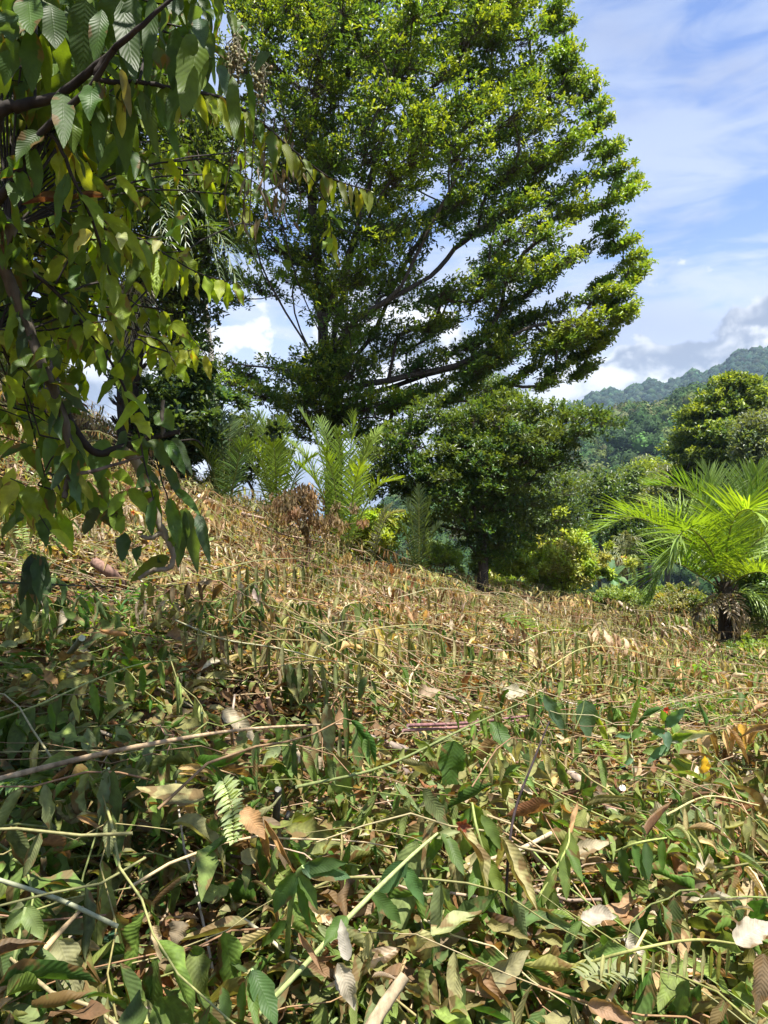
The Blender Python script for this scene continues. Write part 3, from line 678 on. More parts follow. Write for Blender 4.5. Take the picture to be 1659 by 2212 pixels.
crest_palm('bright feathery young palm left of the fullest one', 600, 1075, 14.2, [(520, 870, .2, .3), (560, 892, .3, .3), (610, 900, .2, .2), (540, 960, -.5, .5), (480, 930, .3, .5), (640, 960, .3, .3), (680, 985, -.4, .6), (590, 940, -.7, .2)], .42)
crest_palm('thin see-through young palm nearest the hanging branches', 490, 1040, 13.2, [(352, 852, .2, .4), (425, 838, .4, .3), (385, 895, -.3, .5), (470, 880, .4, .2), (500, 905, .5, .2), (560, 905, .2, .4), (410, 955, -.4, .5), (540, 950, -.5, .4), (455, 860, .9, .3)], .4, [(.1, .17, .03), (.13, .2, .03), (.08, .14, .025)])
crest_palm('small shaded young palm under the low branches beside the dark stump like trunk', 905, 1185, 15., [(880, 1080, .2, .2), (930, 1075, .2, .2), (905, 1050, .3, .1), (860, 1130, -.2, .4), (950, 1130, .2, .3)], .3, [(.07, .12, .03)])
crest_palm('ragged palm leaf tuft with pale bent tip right of the fullest young palm', 795, 1160, 14., [(870, 1105, -.3, .8), (845, 1090, .2, .4)], .25, [(.3, .3, .2), (.2, .22, .1)])
# mature dark palm on the left behind the hanging leaves
g = G(282, 985); YL = float(g[1]); q = lambda a, b, dy=0.: at(a, b, YL+dy)
fr = []
for k in range(15):
    a = R.uniform(0, 6.28); r_ = R.uniform(220, 330); e = R.uniform(.0, 1.)
    tx = 285+r_*cos(a); dy = r_/F*YL*sin(a)
    fr.append([q(285, 650), q(285+.35*(tx-285), 560-120*e, dy*.35), q(285+.75*(tx-285), 520-130*e, dy*.75), q(tx, 590-60*e+60, dy)])
for k in range(9):
    a = R.uniform(0, 6.28); r_ = R.uniform(60, 170)
    tx = 300+r_*cos(a); dy = r_/F*YL*sin(a)
    fr.append(([q(290, 660), q(290+.5*(tx-290), 615, dy*.5), q(290+.85*(tx-290), 660, dy*.85), q(tx, 760, dy)], dict(c=(.36, .3, .2), droop=2.5, ll=.4, wid=.018)))
palm('mature_palm', 'tall dark trunked palm with ragged dead skirt behind the hanging leaves on the left', g, fr, [(.05, .09, .03), (.08, .13, .035)], .5, 40, .028,
     trunk=dict(p=[g-[0, 0, .2], q(280, 850), q(288, 720), q(290, 640)], r=[.24, .2, .26], stubs=240, sw=1.), droop=1.2)
t = thing('climbing_fern', q(270, 860, -.3), 'pale green fern fronds clinging to the dark palm trunk', 'fern'); mb = MB()
for k in range(9):
    a = q(R.uniform(225, 330), R.uniform(770, 840), -.25); e = a+np.array([R.normal(0, .06), -.1, -R.uniform(.25, .5)])
    frond(mb, [a, (a+e)/2+[0, -.08, .05], e], .07, 20, (.12, .2, .06), .022, 10, 40, .2, .1, rr=.003, K=8)
mb.build('fronds', M_PALM, t)
# coconut palm low in the valley
Yc = 35.; q = lambda a, b, dy=0.: at(a, b, Yc+dy); b = q(1352, 1215); b[2] = zg(b[0], Yc)
fr = [[q(1350, 1212), q(1350+.45*(tx-1350), ty0, dy), q(1350+.85*(tx-1350), (ty0+ty)/2, dy), q(tx, ty, dy)] for tx, ty0, ty, dy in
      ((1302, 1188, 1200, .2), (1312, 1172, 1178, .5), (1330, 1165, 1160, .6), (1352, 1160, 1150, .3), (1372, 1164, 1160, -.2), (1392, 1172, 1182, .1), (1402, 1186, 1205, 0), (1322, 1205, 1255, -.5), (1345, 1215, 1270, -.8), (1370, 1210, 1262, -.7), (1390, 1198, 1235, -.3), (1305, 1200, 1228, -.2))]
palm('coconut_palm', 'small yellowish coconut palm standing low between the bushes and the sunlit palm', b, fr, [(.22, .25, .1), (.17, .21, .07), (.28, .28, .13)], .42, 34, .05,
     trunk=dict(p=[b, (b+q(1350, 1212))/2, q(1350, 1210)], r=[.2, .15, .14], stubs=10), droop=2.2, v=.1, rr=.03)
t = thing('coconut_cluster', q(1342, 1222, -.4), 'small orange coconut bunch under the coconut palm fronds', 'fruit'); mb = MB()
C = q(1341, 1218, -.3)+R.normal(0, .12, (9, 3)); blobs(mb, C, np.full(9, .1), np.full(9, .12), pick([(.45, .2, .05)], 9), .02, True); mb.build('coconut', M_STEM, t)
# banana plant
Yb = 29.; q = lambda a, b, dy=0.: at(a, b, Yb+dy); b = q(1325, 1260); b[2] = zg(b[0], Yb)
t = thing('banana_plant', b, 'broad leaved blue green banana plant left of the coconut palm', 'plant')
mb = MB(); tubes(mb, [b, b*.5+q(1325, 1245)*.5, q(1325, 1240)], [.14, .12, .08], (.15, .2, .06), 8); mb.build('stem', M_STEM, t)
mb = MB(); o = q(1325, 1245)
D = np.array([q(a, c, d)-o for a, c, d in ((1302, 1215, 0), (1318, 1205, .3), (1340, 1225, 0), (1332, 1275, -.6), (1300, 1240, -.3), (1350, 1250, -.3))])
leaves(mb, np.repeat(o[None], 6, 0), D, [0, -.3, 1], np.linalg.norm(D, axis=1)*1.4, .42, pick([(.1, .22, .1), (.14, .26, .1)], 6), 9, 4, droop=.7, curl=.5, shape='long'); mb.build('leaf', M_FRESH, t)

# ------------------------------------------------------------------ shrubs
def bush(label, poly, Y, npad, pr, leaf, cols, name='bush', group=None, **k):
    xs_ = [p[0] for p in poly]; px = (min(xs_)+max(xs_))/2; pyb = max(p[1] for p in poly)
    x = at(px, pyb, Y)[0]; b = np.array([x, Y, float(zg(x, Y))-.05])
    pads = poly_pads(poly, Y, npad, k.pop('dmax', 1.3), int(px+Y), pr*.62, inset=pr*.6)
    ex = pads[R.integers(len(pads), size=len(pads)//2)]+R.normal(0, 1, (len(pads)//2, 3))*[pr*1.3, pr*1.3, pr*.8]; ex[:, 2] = np.maximum(ex[:, 2], zg(ex[:, 0], ex[:, 1])+.1)
    pr = np.concatenate([pr*R.uniform(.5, 1.25, len(pads)), pr*R.uniform(.15, .5, len(ex))]); pads = np.vstack([pads, ex])
    return grow_tree(name, label, 'bush', [[b, b+[0, 0, .25], b+[.05, 0, .5]]], pads, pr, leaf, cols, rt=k.pop('rt', .006), twig=.1, flat=k.pop('flat', .7), group=group, penal=.3, **k)
YG = [(.3, .4, .05), (.36, .42, .08), (.22, .32, .05), (.36, .34, .12)]
bush('tall pale yellow green bush at the middle of the far edge of the clearing', [(1130, 1265), (1140, 1190), (1170, 1150), (1220, 1140), (1270, 1160), (1290, 1200), (1300, 1260), (1240, 1290), (1160, 1290)], 23, 75, .42, .12, YG, nros=26, nleaf=7)
bush('bright green bush left of the tall pale bush', [(1050, 1230), (1060, 1180), (1100, 1160), (1140, 1175), (1150, 1240), (1100, 1270)], 21, 40, .36, .1, [(.2, .3, .04), (.25, .33, .05)], nros=24, nleaf=7)
bush('glowing yellow green shrub between the fullest young palm and the small shaded palm', [(755, 1165), (765, 1110), (800, 1095), (850, 1100), (865, 1150), (840, 1200), (790, 1200)], 16.5, 42, .3, .09, [(.26, .36, .04), (.32, .38, .06)], nros=26, nleaf=7)
bush('bright low shrub seen under the dark drooping tree', [(900, 1190), (930, 1165), (1000, 1180), (1010, 1220), (940, 1230)], 20, 26, .3, .08, [(.25, .34, .05)], nros=20, nleaf=7)
bush('low green bush in front of the coconut palm', [(1270, 1310), (1290, 1255), (1330, 1265), (1390, 1255), (1420, 1280), (1410, 1330), (1320, 1330)], 22, 36, .3, .08, [(.16, .25, .05), (.1, .18, .035), (.24, .3, .08)], nros=26, nleaf=7)
bush('dull green bush left of the sunlit palm trunk', [(1400, 1330), (1430, 1270), (1480, 1260), (1540, 1290), (1550, 1340), (1470, 1350)], 19.5, 36, .34, .08, [(.17, .2, .06), (.1, .16, .04), (.25, .24, .1)], nros=26, nleaf=7)
bush('dark green thicket behind the sunlit palm at the right edge', [(1560, 1330), (1590, 1200), (1640, 1150), (1760, 1130), (1780, 1380), (1640, 1400)], 18.5, 85, .42, .1, [(.07, .14, .03), (.1, .18, .03), (.14, .2, .05)], nros=26, nleaf=7)
bush('leafy green shrub at the right edge below the sunlit palm', [(1590, 1440), (1600, 1390), (1650, 1380), (1720, 1370), (1720, 1450)], 12.5, 40, .2, .07, [(.13, .22, .04), (.2, .28, .05)], nros=16, nleaf=7)
bush('dark round leaved thicket left of the thin young palm', [(300, 980), (300, 840), (340, 740), (420, 740), (470, 830), (490, 900), (475, 1000), (390, 1030)], 13.6, 75, .34, .13, [(.035, .075, .03), (.05, .095, .035)], nros=20, nleaf=6)
bush('yellow green sunlit bush at the left edge on top of the slope', [(-60, 880), (-60, 760), (40, 770), (110, 790), (150, 850), (120, 900), (40, 900)], 15, 60, .42, .12, YG, nros=24, nleaf=7)
bush('shaded bush behind the pale bare trunk', [(440, 1010), (450, 900), (520, 870), (600, 910), (640, 1000), (560, 1060), (480, 1050)], 17, 36, .34, .1, [(.05, .09, .03), (.08, .13, .03)], nros=20, nleaf=7, dmax=.8)
bush('green shrub in the gap right of the dark drooping tree', [(1040, 1290), (1050, 1240), (1110, 1240), (1130, 1290)], 19, 14, .28, .08, YG, nros=20, nleaf=7)
bush('dead brown bush of shrivelled hanging leaves in front of the young palms', [(540, 1120), (600, 1060), (640, 1030), (690, 1050), (740, 1110), (790, 1170), (690, 1150), (620, 1140)], 12.3, 34, .2, .08, [(.22, .14, .07), (.3, .21, .11), (.15, .1, .05)], nros=9, nleaf=5, hang=1.3, rt=.004, mat=M_DRY, bark=(.25, .17, .1), dmax=.6)
b = G(380, 985)
for lab, poly, Yd, npd, lf_ in (('dark dense tree filling the space between the hanging branches and the big tree', [(300, 760), (290, 420), (340, 250), (420, 200), (520, 230), (540, 420), (500, 520), (470, 660), (440, 790), (340, 800)], 15., 110, .12), ('very dark leafy tree high behind the hanging branches at the upper left', [(-40, 560), (-60, 60), (120, -60), (330, -60), (360, 200), (300, 480), (180, 600)], 13., 120, .13)):
    pads = poly_pads(poly, Yd, npd, 2., int(Yd), .6, inset=.4); mx = 400 if Yd > 14 else 120; bb = at(mx, 900, Yd); bb[2] = zg(bb[0], Yd)-.2
    grow_tree('dark_tree', lab, 'tree', [[bb, at(mx-10, 780, Yd), at(mx-5, 600, Yd), at(mx, 400, Yd)]], pads, .8, lf_, [(.04, .08, .02), (.06, .11, .022), (.03, .06, .018)], 46, 7, .4, .014, twig=.4, tilt=.2, tips=(.14, .2, .03))
# bare pale trunk behind
b = at(462, 900, 24); b[2] = zg(b[0], 24)
t = thing('bare_trunk', b, 'thin pale bare trunk standing against the sky left of the big tree', 'tree'); mb = MB()
tubes(mb, [b, at(466, 880, 24), at(458, 780, 24), at(445, 680, 24), at(440, 600, 24), at(436, 500, 24)], [.11, .1, .09, .08, .07, .05], (.5, .47, .42), 8); mb.build('trunk', M_BARK, t)
mb = MB(); k = 11
for i_ in range(k):
    a = 2*pi*i_/k; o = at(436, 500, 24); e = o+np.array([cos(a)*1.6, sin(a)*1.6, .3+.5*R.uniform()-.5])
    frond(mb, [o, o*.5+e*.5+[0, 0, .5], e], .4, 24, (.1, .15, .05), .03, droop=2.)
mb.build('fronds', M_PALM, t)

# ------------------------------------------------------------------ cut vegetation covering the slope
def green(x, y):
    n = .5+.5*np.sin(x*1.3+1.1*np.sin(y*.9))*np.sin(y*.8+2+.7*np.sin(x*1.7))
    n2 = .5+.5*np.sin(x*3.1+y*2.3)*np.sin(y*2.9-x*1.1)
    b = np.interp(y, [2, 3.5, 5, 7, 10, 16, 24], [.86, .8, .52, .22, .1, .1, .22])
    b = b+np.clip(-(x+.35*y)*.05, 0, .1)
    return np.clip(b+(n-.5)*.35+(n2-.5)*.2, .02, .97)
GR = [(.085, .17, .025), (.12, .2, .035), (.055, .12, .022), (.17, .24, .05), (.16, .21, .08)]
OL = [(.29, .3, .085), (.34, .32, .11), (.22, .25, .06), (.4, .38, .17)]
TN = [(.52, .37, .16), (.6, .45, .22), (.44, .27, .11), (.6, .5, .36), (.26, .13, .06), (.44, .29, .15), (.56, .43, .28), (.17, .1, .05)]
BR = [(.2, .1, .05), (.3, .15, .07), (.13, .08, .05)]
def litcol(x, y, n):
    g = green(x, y); u = R.uniform(0, 1, n)
    c = pick(TN, n); a = pick(OL, n)*np.interp(y, [3, 7], [.7, 1.])[:, None]; f = pick(GR, n); br = pick(BR, n)
    c = np.where((u < g*.6)[:, None], f, np.where((u < g*.6+.36)[:, None], a, np.where((u > .92)[:, None], br, c)))
    return c
HOLES = [(*G(a, b)[:2], r*1.3) for a, b, r in ((1080, 1560, .42), (960, 1600, .36), (820, 1610, .3), (900, 1680, .26), (1310, 1730, .34), (1250, 1690, .22), (1440, 1680, .3), (600, 1850, .26), (560, 1870, .16), (610, 1780, .16), (320, 2130, .24), (380, 2150, .2), (200, 1340, .55), (330, 1330, .45), (90, 1340, .4), (20, 1820, .22), (640, 1650, .2), (740, 2110, .14), (1150, 1990, .18), (480, 1640, .22), (1080, 1490, .3),
   (860, 1440, .3), (1350, 1560, .3), (560, 1580, .25), (1200, 2080, .16), (700, 1330, .5), (520, 1300, .5), (1100, 1400, .5), (900, 1310, .6), (620, 1230, .6), (1250, 1450, .4), (1500, 1640, .3), (1380, 1900, .2), (800, 1800, .18))]
def inhole(x, y, pr=.85):
    k = np.zeros(len(x))
    for hx, hy, r in HOLES: k = np.maximum(k, np.clip(1.5*(1-np.hypot((x-hx)*.8, y-hy+.04*np.sin(9*x))/r), 0, 1))
    return R.uniform(0, 1, len(x)) < k*pr*1.3
def field(n, y0, y1, umax=.66, p=1.):
    y = y0*(y1/y0)**(R.uniform(0, 1, n)**p); x = y*R.uniform(-umax, umax, n)+R.uniform(-.6, .6, n)
    return x, y
def litter(mb, n, y0, y1, L0, L1, hmax, ns, nt, wr_=.4, curl=(.2, 1.6), p=1.):
    x, y = field(n, y0, y1, p=p); kh = ~inhole(x, y); x, y = x[kh], y[kh]; n = len(x); h = R.uniform(0, 1, n)**1.3*hmax*(.35+1.5*mound(x, y))
    P = np.stack([x, y, zg(x, y)+h+.01], 1); D = rdir(n, -.45, .35); N = nrm(rdir(n, -1, 1)*.8+[0, 0, .9])
    L = R.uniform(0, 1, n)**1.5*(L1-L0)+L0
    leaves(mb, P, D, N, L, L*wr_*R.uniform(.55, 1.2, n), litcol(x, y, n), ns, nt, droop=R.uniform(-.3, 1.3, n), curl=R.uniform(*curl, n), wave=R.uniform(0, .5, n), twist=R.normal(0, .7, n), bend=R.normal(0, .8, n), shape='ovate', rag=.22)
def shoots(mbl, mbs, n, y0, y1, len0, len1, nl, l0, l1, ns, nt, h0=(.05, .4), M=4, p=1., xy=None, wr_=.34, rad=(.002, .0045), gcol=None, fresh=False):
    x, y = field(int(n*1.9), y0, y1, p=p) if xy is None else xy
    kp = (xy is not None) | (R.uniform(0, 1, len(x)) < np.clip((mound(x, y)-.32)*2.6, .06, 1)); x, y = x[kp][:n], y[kp][:n]; n = len(x)
    az = R.uniform(0, 2*pi, n); az = np.where(R.uniform(0, 1, n) < .42, R.normal(0, .45, n)+pi*(R.uniform(0, 1, n) < .5), az)
    ln = R.uniform(len0, len1, n); hb = R.uniform(*h0, n)*(.5+1.1*mound(x, y)); arch = R.uniform(-.05, .3, n)*ln*.6; K = 8
    s = np.linspace(0, 1, K)[None]; wob = R.normal(0, .25, n)[:, None]
    X = x[:, None]+np.cos(az)[:, None]*ln[:, None]*s-np.sin(az)[:, None]*ln[:, None]*wob*s*s
    Y = y[:, None]+np.sin(az)[:, None]*ln[:, None]*s+np.cos(az)[:, None]*ln[:, None]*wob*s*s
    Z = zg(X, Y)+hb[:, None]+arch[:, None]*np.sin(pi*s*.75)
    Pth = np.stack([X, Y, Z], -1)+R.normal(0, .012, (n, K, 3))
    sc_ = pick([(.22, .2, .08), (.18, .2, .06), (.28, .17, .09), (.32, .25, .15)], n)
    tubes(mbs, Pth, R.uniform(*rad, n)[:, None]*np.linspace(1.2, .5, K)[None], sc_, M)
    t = np.clip(np.repeat(np.linspace(.12, 1, nl)[None], n, 0)+R.normal(0, .03, (n, nl)), 0, .999)*(K-1)
    i = t.astype(int); f = (t-i)[..., None]; r = np.arange(n)[:, None]
    P = Pth[r, i]*(1-f)+Pth[r, i+1]*f
    side = np.stack([-np.sin(az), np.cos(az), 0*az], 1)[:, None]*np.where(np.arange(nl) % 2, 1., -1.)[None, :, None]
    wilt = (R.uniform(.8, 1.8, n) if not fresh else R.uniform(.02, .5, n))[:, None, None]
    D = side*.55/np.maximum(wilt, .5)+np.stack([np.cos(az), np.sin(az), 0*az], 1)[:, None]*.25+np.array([0, 0, -1.])*wilt*.8+R.normal(0, .36, (n, nl, 3))
    if gcol is not None: gcol = gcol[:n]
    g = green(x, y) if gcol is None else gcol; u = R.uniform(0, 1, n)
    base = np.where((u < g)[:, None], pick(GR, n), np.where((u < g+.3)[:, None], pick(OL, n), pick(TN, n)))
    if fresh: base = pick([(.14, .28, .05), (.2, .34, .05), (.1, .22, .06)], n)
    c = np.repeat(base, nl, 0)*np.exp(R.normal(0, .15, (n*nl, 1)))
    Lb = np.repeat(R.uniform(l0, l1, n), nl)*R.uniform(.45, 1.2, n*nl)
    tt = np.tile(np.linspace(0, 1, nl), n); Lb = Lb*(.6+.6*np.sin(pi*np.clip(tt*.9+.1, 0, 1)))
    kk = (R.uniform(0, 1, n*nl) < np.repeat(R.uniform(.5, 1, n), nl)) & (~inhole(P[..., 0].ravel(), P[..., 1].ravel(), .8)); m = int(kk.sum()); Lb = Lb[kk]; c = c[kk]; NN = (np.repeat(side, 1, 1).reshape(-1, 3)+[0, 0, .4])[kk]
    leaves(mbl, P.reshape(-1, 3)[kk], D.reshape(-1, 3)[kk], nrm(NN+R.normal(0, .6, (m, 3))), Lb, Lb*wr_*R.uniform(.8, 1.15, m), c, ns, nt,
           droop=R.uniform(.3, 1.6, m), curl=np.clip(np.repeat(R.uniform(.6, 2.1, n), nl)[kk]+R.normal(0, .25, m), .2, 2.6), wave=R.uniform(0, .45, m), twist=R.normal(0, .9, m), bend=R.normal(0, .5, m), shape='lance', rag=.18)
def sticks(mb, n, y0, y1, l0, l1, r0, r1, hmax, M=5, cols=None, p=1.):
    x, y = field(n, y0, y1, p=p); az = R.uniform(0, pi, n)*.999; az = np.where(R.uniform(0, 1, n) < .5, R.normal(0, .4, n), az); ln = R.uniform(l0, l1, n); K = 6
    s = np.linspace(-.5, .5, K)[None]; wob = R.normal(0, .1, (n, 1))
    X = x[:, None]+np.cos(az)[:, None]*ln[:, None]*s-np.sin(az)[:, None]*ln[:, None]*wob*s*s*4
    Y = y[:, None]+np.sin(az)[:, None]*ln[:, None]*s+np.cos(az)[:, None]*ln[:, None]*wob*s*s*4
    zc = zg(x, y)[:, None]; Z = np.maximum(zg(X, Y), zc-.2)+R.uniform(.02, hmax, n)[:, None]+s*R.normal(0, .25, n)[:, None]*ln[:, None]
    P = np.stack([X, Y, Z], -1)+R.normal(0, .022, (n, K, 3))*ln[:, None, None]
    tubes(mb, P, R.uniform(r0, r1, n)[:, None]*np.linspace(1.2, .7, K)[None], pick(cols or [(.4, .3, .18), (.5, .42, .28), (.3, .2, .12), (.2, .14, .09), (.36, .36, .14), (.55, .5, .4)], n), M)
lt = MB()
def floor_litter(n, y0, y1, L0, L1, ns, nt):
    x, y = field(n, y0, y1); P = np.stack([x, y, zg(x, y)+R.uniform(.01, .07, n)], 1); D = rdir(n, -.25, .25); L = R.uniform(L0, L1, n)
    leaves(lt, P, D, nrm(rdir(n)*.4+[0, 0, 1.]), L, L*R.uniform(.3, .6, n), pick(BR+TN[4:6]+[(.16, .11, .06), (.2, .13, .07)], n), ns, nt, droop=.1, curl=R.uniform(.3, 1.8, n), wave=R.uniform(.1, .7, n), twist=R.normal(0, .5, n), bend=R.normal(0, .8, n), shape='ovate')
floor_litter(5000, 1.4, 5, .05, .16, 6, 4); floor_litter(9000, 5, 11, .06, .16, 4, 2); floor_litter(12000, 11, 25, .08, .18, 3, 2)
litter(lt, 9500, 1.25, 5.2, .07, .26, .3, 9, 4, .42, (.2, 2.2))
x, y = field(26000, 1.4, 7); P = np.stack([x, y, zg(x, y)+R.uniform(0, .3, len(x))**1.5*1.2], 1); leaf6(lt, P, rdir(len(x), -.4, .4), nrm(rdir(len(x))+[0, 0, .6]), R.uniform(.012, .05, len(x)), R.uniform(.008, .03, len(x)), litcol(x, y, len(x)), .5)
litter(lt, 1600, 1.4, 9, .1, .24, .3, 12, 6, .42, (1.6, 2.9))
litter(lt, 17000, 5, 10.5, .06, .19, .2, 5, 2, .4, (.5, 2.)); litter(lt, 50000, 10, 27, .06, .16, .24, 3, 2, .38, (.5, 2.))
tag(lt.build('leaf_litter', M_DRY), 'thick layer of curled green and tan fallen leaves covering the slope', 'leaf litter', kind='stuff')
sl_, ss_ = MB(), MB()
shoots(sl_, ss_, 190, 1.7, 5.2, .4, 1.1, 11, .15, .28, 10, 4, (.08, .38), 6, wr_=.4)
shoots(sl_, ss_, 760, 4.8, 10.5, .5, 1.2, 13, .11, .24, 6, 4, (.1, .42), 4, wr_=.36)
shoots(sl_, ss_, 2600, 10, 26, .5, 1.3, 12, .12, .24, 4, 2, (.08, .46), 3, wr_=.34)
wd = MB()
for (cx_, cy_, rx_, ry_, n_) in ((1560, 1500, 110, 50, 90), (1500, 1580, 150, 40, 60), (1320, 1320, 80, 20, 60), (1450, 1390, 120, 30, 50), (700, 1235, 60, 20, 40), (1020, 1330, 60, 15, 30), (250, 1400, 160, 60, 60), (1600, 1650, 60, 60, 40)):
    pts = np.array([G(cx_+R.normal(0, rx_*.5), cy_+R.normal(0, ry_*.5)) for _ in range(n_)])
    shoots(wd, ss_, n_, 0, 0, .15, .45, 9, .05, .11, 5, 2, (.1, .4), 3, xy=(pts[:, 0], pts[:, 1]), wr_=.45, gcol=np.full(n_, 2.), fresh=True)
tag(wd.build('weeds', M_FRESH), 'patches of fresh green weeds sprouting through the cut brush', 'weeds', kind='stuff')
tag(sl_.build('wilted_brush', M_DRY), 'rows of limp drooping leaves on slashed shoots all over the clearing', 'cut brush', kind='stuff')
sticks(ss_, 200, 1.5, 5.2, .1, .6, .0015, .006, .2, 5); sticks(ss_, 480, 5, 10.5, .15, .6, .002, .007, .16, 4); sticks(ss_, 1000, 10, 26, .2, .9, .003, .009, .2, 3)
sticks(ss_, 40, 2, 9, .5, 1.1, .008, .018, .12, 7, [(.3, .22, .16), (.2, .15, .12), (.4, .32, .24)])
tag(ss_.build('dry_stems', M_STEM), 'countless thin dry stems and twigs criss-crossing through the cut brush', 'twigs', kind='stuff')
# ------------------------------------------------------------------ the near tree overhanging from the left
q = at
tb = np.array([-2.35, 1.9, float(zg(-2.35, 1.9))-.1])
root = thing('overhanging_tree', tb, 'near leafy tree overhanging from the left edge with large hanging pointed leaves', 'tree')
wood = MB(); BK = (.03, .024, .02)
def br(pts, r0, r1, col=BK, M=8, K=None, knob=0.):
    P = spline(pts, K or max(8, len(pts)*5)); r = np.linspace(r0, r1, len(P))*(1+knob*R.normal(0, 1, len(P)))
    tubes(wood, P+R.normal(0, .15, P.shape)*r[:, None], r, col, M); return P
mt = MB(); P = spline([tb, tb+[.05, .1, 1.2], [-2.3, 2.0, 2.6], [-2.2, 2.1, 3.6], [-2.0, 2.2, 4.8]], 22)
tubes(mt, P, np.linspace(.16, .09, 22), (.07, .055, .045), 14); mt.build('trunk', M_BARK, root)
LF = []   # leaves: base, tip direction, length, width, colour, droop, curl
UG = [(.06, .12, .024), (.085, .15, .022), (.05, .1, .024), (.1, .16, .022)]; YGN = [(.22, .31, .025), (.28, .36, .03), (.17, .26, .028), (.32, .36, .06)]; BG = [(.06, .11, .065), (.08, .13, .085), (.05, .1, .05)]
def hleaf(x0, y0, x1, y1, w, Y, cols=UG, dy=None, droop=.25, curl=.5):
    dy = R.normal(0, .06) if dy is None else dy
    a = q(x0, y0, Y); b = q(x1, y1, Y+dy); LF.append((a, b-a, np.linalg.norm(b-a)*1.03, w/F*Y*1.12, pick(cols, 1, jit=.12)[0], droop, curl, .12))
def row(P, n, L, w, cols, s0=.1, s1=1., down=1., spread=.35, jitL=.2, fwd=.15, zside=.35):
    """leaves set along both sides of a twig and hanging from it"""
    for k, s in enumerate(np.linspace(s0, s1, n)):
        f = min(s, .999)*(len(P)-1); i = int(f); a = P[i]*(1-f+i)+P[i+1]*(f-i); t = nrm(P[i+1]-P[i])
        sd = nrm(np.cross(t, [0, 0, 1.]))*(1 if k % 2 else -1)
        d = sd*zside+t*fwd+np.array([0, 0, -down])+R.normal(0, spread*.5, 3); l = L*R.uniform(1-jitL, 1+jitL)
        LF.append((a, d, l, l*w*R.uniform(.85, 1.15), pick(cols, 1, jit=.16)[0], R.uniform(.1, .9), R.uniform(.3, .9), .45))
# limbs: from the trunk into the frame
y0 = 2.
Pb = br([P[11], q(-140, 300, 2.05), q(0, 240, y0), q(60, 225, y0), q(130, 205, y0), q(222, 128, 1.95), q(300, 60, 1.9), q(380, -10, 1.9)], .022, .004)
P1 = br([P[8], q(-160, 480, 2.1), q(0, 425, 2.05), q(70, 310, 2.), q(200, 180, 1.95), q(245, 105, 1.9)], .018, .005)
P2 = br([Pb[28 if len(Pb) > 28 else -6], q(210, 172, 1.95), q(300, 178, 2.), q(400, 195, 2.1), q(480, 212, 2.2), q(560, 262, 2.3), q(640, 330, 2.4), q(715, 385, 2.5), q(800, 412, 2.6)], .008, .002)
P3 = br([P1[18], q(120, 300, 2.), q(160, 390, 2.), q(200, 480, 2.05), q(240, 600, 2.1), q(255, 660, 2.1)], .006, .0025)
P4 = br([P3[13], q(240, 508, 2.1), q(300, 515, 2.15), q(350, 545, 2.2), q(430, 590, 2.25), q(505, 612, 2.3)], .004, .0015)
P5 = br([P[6], q(-60, 500, 2.3), q(0, 565, 2.35), q(50, 680, 2.4), q(92, 790, 2.4), q(130, 880, 2.4), q(150, 960, 2.4), q(147, 1022, 2.4), q(140, 1075, 2.4)], .024, .008, (.09, .075, .055), knob=.06)
P6 = br([P5[10], q(110, 620, 2.4), q(180, 700, 2.4), q(250, 800, 2.45), q(290, 900, 2.5), q(312, 1000, 2.5), q(332, 1080, 2.5)], .007, .002)
P7 = br([P5[27], q(200, 975, 2.5), q(260, 965, 2.55), q(330, 945, 2.6), q(388, 932, 2.6)], .014, .009, (.03, .024, .02), knob=.05)
P7b = br([q(352, 942, 2.6), q(350, 905, 2.6), q(352, 865, 2.6)], .008, .006, (.08, .07, .055))
P8 = br([q(262, 965, 2.55), q(300, 1010, 2.6), q(322, 1080, 2.6), q(345, 1130, 2.6), q(358, 1160, 2.6), q(372, 1190, 2.6), q(368, 1225, 2.6), q(330, 1232, 2.6), q(300, 1250, 2.6)], .017, .006, (.2, .17, .12), knob=.12)
P8b = br([q(350, 1150, 2.6), q(325, 1162, 2.6), q(305, 1158, 2.6)], .009, .006, (.22, .19, .14), knob=.1)
P9 = br([q(147, 1022, 2.4), q(190, 1020, 2.45), q(260, 1000, 2.5), q(310, 985, 2.5)], .007, .004, (.12, .09, .07))
P10 = br([q(-60, 1262, 2.5), q(0, 1258, 2.5), q(90, 1262, 2.5), q(250, 1268, 2.6)], .005, .002, (.05, .06, .04))
P11 = br([q(-60, 700, 2.5), q(0, 712, 2.5), q(90, 714, 2.45), q(180, 700, 2.4), q(260, 690, 2.4)], .005, .002)
P12 = br([q(338, 990, 2.6), q(350, 1040, 2.6), q(365, 1090, 2.6), q(375, 1200, 2.6)], .003, .002)
P13 = br([q(370, 955, 2.6), q(420, 950, 2.6), q(440, 965, 2.6)], .004, .002)
